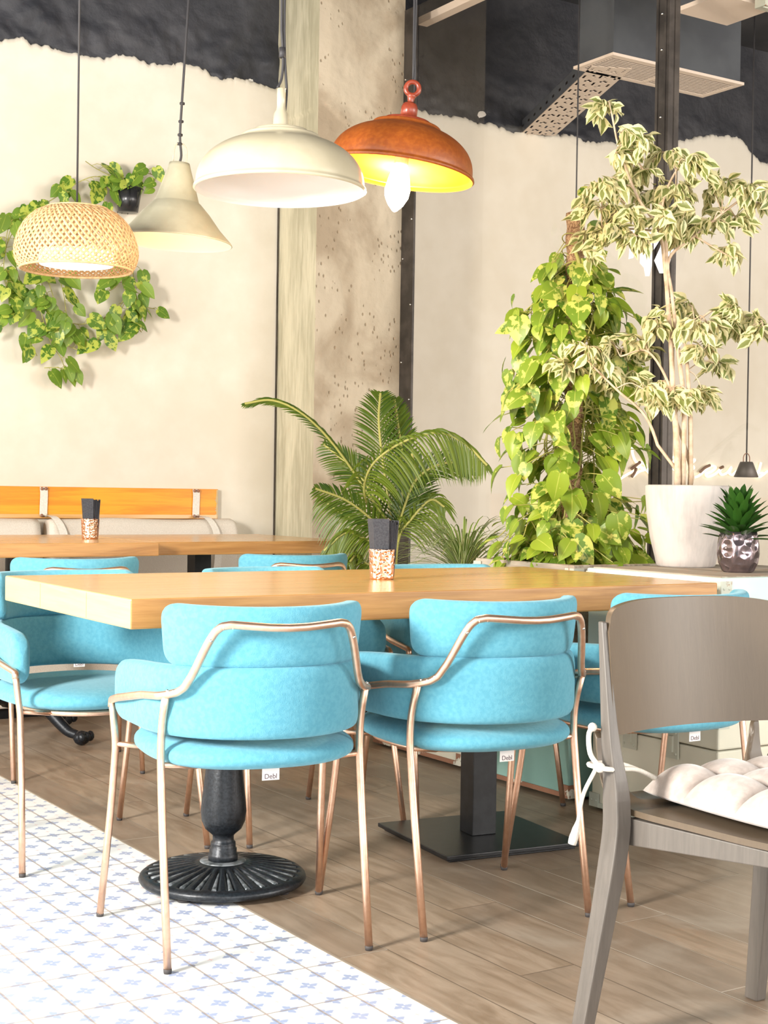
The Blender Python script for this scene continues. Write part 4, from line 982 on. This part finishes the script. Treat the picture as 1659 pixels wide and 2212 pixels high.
# --- variegated ficus in a clay pot
t = thing('ficus_tree', 'tall variegated ficus with cream-edged leaves in a big pale clay pot', 'potted tree', (3.545, 3.605, .80))
OF = Vector((-3.545, -3.605, -.80))
b = MB(); b.lathe([(.001, 0), (.092, 0), (.099, .006), (.104, .03), (.122, .10), (.134, .18), (.139, .245), (.140, .272), (.137, .277), (.128, .276), (.124, .25), (.001, .245)], 64); b.build('clay_pot', 'clay', t)
b = MB(); b.lathe([(.001, .252), (.123, .250)], 32); b.build('soil', 'soil', t)
b = MB(); TR = [[[3.538,3.646,1.074],[3.527,3.657,1.311],[3.519,3.666,1.549],[3.505,3.678,1.755],[3.501,3.684,1.945],[3.484,3.697,2.04]],[[3.559,3.632,1.074],[3.558,3.638,1.344],[3.54,3.653,1.534],[3.521,3.668,1.723],[3.511,3.676,1.85],[3.584,3.63,1.931],[3.664,3.581,2.011]],[[3.522,3.656,1.074],[3.495,3.676,1.168],[3.447,3.708,1.31],[3.36,3.766,1.404],[3.28,3.819,1.497]],[[3.569,3.626,1.074],[3.574,3.627,1.312],[3.567,3.634,1.471],[3.559,3.641,1.597],[3.586,3.625,1.645]],[[3.549,3.639,1.077],[3.537,3.65,1.248],[3.518,3.665,1.406],[3.453,3.708,1.532],[3.373,3.76,1.515]],[[3.505,3.678,1.755],[3.484,3.695,1.945],[3.423,3.736,2.054],[3.369,3.773,2.212],[3.342,3.793,2.354]],[[3.505,3.68,1.85],[3.49,3.692,2.024],[3.53,3.669,2.151],[3.583,3.636,2.2]],[[3.501,3.684,1.945],[3.411,3.742,1.951],[3.317,3.803,1.957]],[[3.526,3.662,1.549],[3.586,3.625,1.629],[3.665,3.574,1.686],[3.772,3.504,1.633]],[[3.584,3.63,1.931],[3.664,3.578,1.877],[3.704,3.552,1.853]],[[3.384,3.761,2.038],[3.317,3.806,2.116]],[[3.664,3.581,2.011],[3.743,3.53,2.076],[3.79,3.5,2.061]]]; rad = [.011, .009, .007, .009, .007, .007, .006, .004, .005, .004, .003, .004]
for k, P in enumerate(TR):
    Q = cr([Vector(p)+OF for p in P], 6)
    if k in (0, 1, 2, 3, 4):
        for i in range(len(Q)): w = max(0, 1-i/8); Q[i] = Q[i].lerp(Vector((Q[0].x*.35+(k-2)*.014, Q[0].y*.35, Q[i].z)), w)
    b.tube(Q, [rad[k]*(1-.6*i/len(Q)) for i in range(len(Q))], 8)
lf = MB(); tw = MB(); ends = [Vector(p)+OF for P in TR for p in P[2:]]
for x, y, z, r in [[3.326,3.727,2.268,0.07],[3.436,3.744,2.263,0.064],[3.335,3.758,2.204,0.071],[3.453,3.748,2.163,0.08],[3.524,3.71,2.221,0.064],[3.482,3.576,2.167,0.07],[3.239,3.716,2.083,0.07],[3.432,3.828,2.118,0.072],[3.279,3.76,2.009,0.07],[3.34,3.713,1.994,0.063],[3.546,3.799,2.096,0.073],[3.525,3.663,2.102,0.055],[3.682,3.666,2.107,0.081],[3.579,3.628,2.024,0.079],[3.688,3.606,2.113,0.072],[3.667,3.48,2.074,0.07],[3.795,3.535,2.051,0.064],[3.769,3.618,2.013,0.065],[3.641,3.601,1.98,0.071],[3.599,3.69,1.956,0.056],[3.715,3.595,1.892,0.045],[3.346,3.659,1.909,0.054],[3.345,3.858,1.945,0.064],[3.292,3.844,1.897,0.04],[3.325,3.74,1.934,0.055],[3.425,3.6,1.971,0.054],[3.283,3.921,1.488,0.065],[3.269,3.819,1.544,0.071],[3.368,3.826,1.567,0.072],[3.448,3.82,1.54,0.073],[3.341,3.841,1.47,0.072],[3.449,3.83,1.452,0.065],[3.423,3.696,1.403,0.063],[3.476,3.78,1.571,0.064],[3.456,3.692,1.626,0.055],[3.579,3.754,1.673,0.057],[3.637,3.701,1.705,0.056],[3.516,3.554,1.618,0.062],[3.562,3.536,1.62,0.047],[3.564,3.556,1.536,0.044],[3.735,3.659,1.506,0.041],[3.701,3.533,1.677,0.055],[3.768,3.543,1.652,0.056],[3.749,3.462,1.612,0.055],[3.694,3.557,1.632,0.04],[3.554,3.608,1.39,0.047],[3.508,3.628,1.373,0.035],[3.628,3.617,1.394,0.032],[3.508,3.695,1.376,0.04],[3.548,3.761,1.429,0.048],[3.358,3.836,2.389,0.035]]:
    c = Vector((x, y, z))+OF; near = min(ends, key=lambda e: (e-c).length)
    tw.tube(cr([near, (near+c)*.5+Vector((0, 0, .02)), c], 5), .0022, 5, False)
    for sgn in range(4):
        a = random.uniform(0, 2*PI); dr = Vector((math.cos(a), math.sin(a), random.uniform(-.5, .35))).normalized(); L_ = r*1.0; P = cr([c, c+dr*L_*.55+Vector((0, 0, .012)), c+dr*L_+Vector((0, 0, -.02))], 5)
        tw.tube(P, .0013, 4, False)
        for i in range(1, len(P)):
            for q in range(1):
                L = random.uniform(.036, .070); d = dr*random.uniform(.1, 1.0)+Vector((0, 0, -random.uniform(.1, 1.1)))+rv(.6)
                leaf(lf, P[i]+rv(.008), d, (Vector((0, 0, .6))+CAMDIR*.6+rv(.7)).normalized(), L, L*random.uniform(.48, .64), OVAL, random.uniform(.0, .4), random.uniform(.1, .6))
lf.build('leaves', 'ficus', t); tw.build('twigs', 'bark', t); b.build('trunk', 'bark', t)
# --- palm in a floor pot
t = thing('palm', 'dark green feather palm between the column and the tables', 'potted palm', (3.56, 5.45, 0))
OP = Vector((-3.56, -5.45, 0))
b = MB(); b.lathe([(.001, 0), (.13, 0), (.17, .30), (.165, .305), (.155, .28), (.001, .27)], 40); b.build('plastic_pot', 'black_pot', t)
lf, st = MB(), MB(); base = Vector((0, 0, .28))
def ribbon(b, P, w, nrm, rnd):
    vs, uv = [], []; n = len(P)
    for i, p in enumerate(P):
        t_ = (P[min(i+1, n-1)]-P[max(i-1, 0)]).normalized(); s = t_.cross(nrm); s = s.normalized() if s.length > 1e-3 else perp(t_)
        ww = w*min(1, .35+i*1.2/n)*(1-(i/(n-1))**2.2)
        for k in (-1, 0, 1): vs.append(p+s*ww*.5*k-nrm*abs(k)*ww*.12); uv.append((.5+.5*k, i/(n-1)))
    b.add(vs, [(i*3+k, i*3+k+1, i*3+k+4, i*3+k+3) for i in range(n-1) for k in (0, 1)], True, uv, rnd)
for pts, LL, kind in [[[[3.476,5.312,0.833],[3.343,5.341,1.043],[3.173,5.335,1.238],[3.015,5.32,1.359],[2.884,5.345,1.412],[2.761,5.365,1.394]],0.1,"n"],[[[3.472,5.314,0.833],[3.475,5.375,1.044],[3.48,5.434,1.219],[3.496,5.486,1.365],[3.529,5.526,1.482]],0.19,"u"],[[[3.481,5.308,0.833],[3.533,5.338,1.046],[3.584,5.427,1.221],[3.597,5.48,1.337],[3.609,5.533,1.461]],0.15,"u"],[[[3.469,5.316,0.833],[3.29,5.256,1.003],[3.253,5.163,1.14],[3.323,5.06,1.237],[3.423,4.937,1.286],[3.52,4.874,1.249],[3.604,4.818,1.155]],0.16,"d"],[[[3.486,5.305,0.833],[3.487,5.248,0.985],[3.536,5.218,1.107],[3.637,5.154,1.169],[3.755,5.078,1.151]],0.14,"u"],[[[3.466,5.318,0.822],[3.307,5.244,0.925],[3.164,5.218,1.003],[3.007,5.201,1.049]],0.12,"u"],[[[3.466,5.318,0.812],[3.344,5.338,0.893],[3.259,5.394,0.941],[3.174,5.449,1.01]],0.13,"d"],[[[3.466,5.319,0.843],[3.466,5.5,1.043],[3.422,5.589,1.146],[3.342,5.702,1.25]],0.15,"u"],[[[3.49,5.303,0.823],[3.512,5.23,0.926],[3.579,5.189,1.007],[3.63,5.156,0.978]],0.13,"d"],[[[3.483,5.307,0.833],[3.559,5.319,0.944],[3.584,5.305,1.067],[3.594,5.361,1.21]],0.15,"u"],[[[3.469,5.316,0.802],[3.334,5.284,0.824],[3.224,5.296,0.864],[3.142,5.348,0.784]],0.1,"d"],[[[3.446,5.271,0.764],[3.308,5.24,0.728],[3.232,5.23,0.768],[3.181,5.203,0.741]],0.1,"d"]]:
    P = [Vector(p)+OP for p in pts]; Q = cr([base]+P[0:1], 1)
    st.tube(cr([base, (base+P[0])*.5+Vector((.0, 0, .0)), P[0]]+P[1:], 6), .0055, 6, False)
    C = cr(P, 10); n = len(C); fr = random.uniform(.1, .5)
    for i in range(3, n):
        u = i/(n-1); T_ = (C[min(i+1, n-1)]-C[i-1]).normalized(); sd = T_.cross(CAMDIR); sd = sd.normalized() if sd.length > .01 else perp(T_)
        ln = LL*(math.sin(PI*min(1, .18+.82*u))**.55*.9+.12)
        for sg in (-1, 1):
            dr = {'n': T_*1.6+sd*sg*.35, 'u': T_*1.0+sd*sg*.75, 'd': T_*.7+sd*sg*.55+Vector((0, 0, -.35))}[kind]+rv(.07); dr.normalize()
            g = {'n': .25, 'u': .22, 'd': .75}[kind]; pp = [C[i]+dr*(ln*q/6)-Vector((0, 0, 1))*(g*ln*(q/6)**2.2) for q in range(7)]
            ribbon(lf, pp, .0155 if kind != 'n' else .011, (CAMDIR+Vector((0, 0, .5))+rv(.3)).normalized(), max(0, min(1, (.15 if kind == 'd' else .6)+random.uniform(-.3, .3))))
lf.build('fronds', 'palm', t); st.build('stalks', 'stem', t)
# --- spider plant
t = thing('spider_plant', 'striped spider plant with arching narrow leaves left of the climbing plant', 'potted plant', (3.42, 4.72, .664))
b = MB(); b.lathe([(.001, 0), (.07, 0), (.088, .05), (.086, .052), (.08, .045), (.001, .04)], 32); b.build('terracotta_pot', 'terracotta', t)
lf = MB()
for k in range(170):
    a = random.uniform(0, 2*PI); L = random.uniform(.26, .50); el = random.uniform(.5, 1.35); P = []; o = Vector((math.cos(a), math.sin(a), 0))
    for q in range(9): s = q/8; P.append(Vector((0, 0, .04))+o*(L*s*math.cos(el)+.10*s*s)+Vector((0, 0, L*s*math.sin(el)-.30*L*s*s*s*1.7)))
    ribbon(lf, P, random.uniform(.010, .016), (Vector((0, 0, 1))+o*.3).normalized(), random.random())
lf.build('leaves', 'spider', t)
# --- small dracaena in a hammered pot
t = thing('small_dracaena', 'small dark green dracaena in a hammered metallic purple-grey pot', 'potted plant', (3.455, 3.28, .80))
def dn(r, z, a): return (r+.0030*noise.noise(Vector((math.cos(a)*4, math.sin(a)*4, z*55)))*(r > .03), z)
b = MB(); b.lathe([(.001, 0), (.042, 0), (.050, .005), (.061, .03), (.066, .06), (.065, .09), (.060, .118), (.057, .13), (.054, .128), (.058, .09), (.001, .085)], 72, fn=dn); b.build('hammered_pot', 'silver_pot', t)
lf = MB()
for k in range(70):
    s = k/70; a = k*2.4; z = .10+.10*s; el = R(15+65*s+random.uniform(-10, 10)); o = Vector((math.cos(a), math.sin(a), 0)); L = random.uniform(.080, .115)*(1.05-.2*s)
    d = o*math.cos(el)+Vector((0, 0, math.sin(el))); p = Vector((0, 0, z))+o*(.012+.018*(1-s)); leaf(lf, p, d, (Vector((0, 0, 1))-o*.3), L, .030, LANCE, .12, .35)
lf.build('leaves', 'dracaena', t); b = MB(); b.tube([(0, 0, .08), (0, 0, .2)], .008, 8); b.build('stem', 'stem', t)
# --- pothos trailing over the back wall
t = thing('wall_pothos', 'trailing pothos in a black wall pot behind the bamboo lamp', 'hanging plant', tuple([2.854,6.84,2.489]))
OV = -Vector([2.854,6.84,2.489])
b = MB(); b.lathe([(.001, -.07), (.05, -.07), (.068, .05), (.064, .05), (.001, .03)], 40); b.build('wall_pot', 'black_pot', t)
b = MB(); b.tube([(.072*math.cos(a), .072*math.sin(a), .045) for a in [2*PI*i/32 for i in range(32)]], .003, 6, closed=True)
for a in (3.6, 4.4, 5.2): b.tube([(.073*math.cos(a), .073*math.sin(a), .045), (.06*math.cos(a), .06*math.sin(a), -.05), (.04*math.cos(a), .05, -.07)], .0022, 6)
b.box(-.02, .02, .055, .066, -.06, .07); b.build('wire_holder', 'black_steel', t)
lf, st = MB(), MB()
for L_ in [[[2.828,6.87,2.574],[2.762,6.87,2.593],[2.688,6.87,2.618],[2.623,6.87,2.639]],[[2.828,6.87,2.567],[2.737,6.87,2.578],[2.653,6.87,2.567],[2.558,6.87,2.51],[2.507,6.87,2.447]],[[2.848,6.87,2.581],[2.922,6.87,2.625],[2.998,6.87,2.612],[2.974,6.87,2.527]],[[2.829,6.87,2.555],[2.762,6.87,2.547],[2.714,6.87,2.484],[2.764,6.87,2.432]],[[2.506,6.87,2.469],[2.43,6.87,2.415],[2.327,6.87,2.369],[2.248,6.87,2.294],[2.227,6.87,2.17]],[[2.349,6.87,2.383],[2.304,6.87,2.311],[2.249,6.87,2.216],[2.216,6.87,2.124]],[[2.26,6.87,2.262],[2.227,6.87,2.103],[2.24,6.87,1.994],[2.309,6.87,1.955],[2.276,6.87,1.842]],[[2.284,6.87,2.131],[2.32,6.87,2.001],[2.379,6.87,1.872],[2.357,6.87,1.758],[2.393,6.87,1.671]],[[2.375,6.87,2.14],[2.411,6.87,2.032],[2.447,6.87,1.945],[2.472,6.87,1.834],[2.438,6.87,1.764]],[[2.434,6.87,2.079],[2.47,6.87,1.969],[2.484,6.87,1.857],[2.567,6.87,1.784],[2.531,6.87,1.838]],[[2.493,6.87,2.062],[2.529,6.87,1.974],[2.542,6.87,1.862],[2.602,6.87,1.844],[2.65,6.87,1.847]],[[2.401,6.87,1.941],[2.425,6.87,1.831],[2.473,6.87,1.733],[2.509,6.87,1.667],[2.546,6.87,1.612]],[[2.546,6.87,1.612],[2.486,6.87,1.62],[2.44,6.87,1.618]],[[2.519,6.87,1.838],[2.544,6.87,1.749],[2.604,6.87,1.707]],[[2.853,6.87,2.188],[2.867,6.87,2.096],[2.836,6.87,2.001],[2.881,6.87,1.958]],[[2.891,6.87,2.156],[2.892,6.87,2.052],[2.919,6.87,1.949],[2.946,6.87,1.835]],[[2.835,6.87,2.093],[2.781,6.87,2.03],[2.696,6.87,2.0]],[[2.885,6.87,2.051],[2.836,6.87,1.977],[2.783,6.87,1.904],[2.722,6.87,1.876]],[[2.856,6.87,2.002],[2.82,6.87,1.93],[2.771,6.87,1.857],[2.687,6.87,1.758],[2.639,6.87,1.744]],[[2.946,6.87,1.828],[2.895,6.87,1.866],[2.87,6.87,1.864]],[[2.919,6.87,1.961],[2.982,6.87,1.954],[3.012,6.87,1.95]],[[2.218,6.87,1.948],[2.24,6.87,2.016],[2.217,6.87,2.058]],[[2.22,6.87,1.815],[2.309,6.87,1.933],[2.353,6.87,2.049]]]:
    P = cr([Vector(p)+OV+Vector((0, random.uniform(-.05, .0), 0)) for p in L_], 5); st.tube(P, .0022, 5, False)
    tot = sum((P[i+1]-P[i]).length for i in range(len(P)-1)); step = .032; acc = .02
    for i in range(len(P)-1):
        acc += (P[i+1]-P[i]).length
        if acc > step:
            acc = 0; L = random.uniform(.06, .105); sg = random.choice((-1, 1)); q = P[i]+Vector((sg*random.uniform(.01, .05), -random.uniform(.01, .06), random.uniform(-.03, .03)))
            st.tube([P[i], (P[i]+q)*.5+Vector((0, 0, .008)), q], .0014, 4, False)
            leaf(lf, q, Vector((sg*random.uniform(.1, .9), -.15, -random.uniform(.2, 1.0))), (Vector((0, -1, .45))+rv(.45)).normalized(), L, L*random.uniform(.68, .85), curl=random.uniform(.05, .3), fold=random.uniform(0, .25))
lf.build('leaves', 'pothos_wall', t); st.build('vines', 'stem', t)
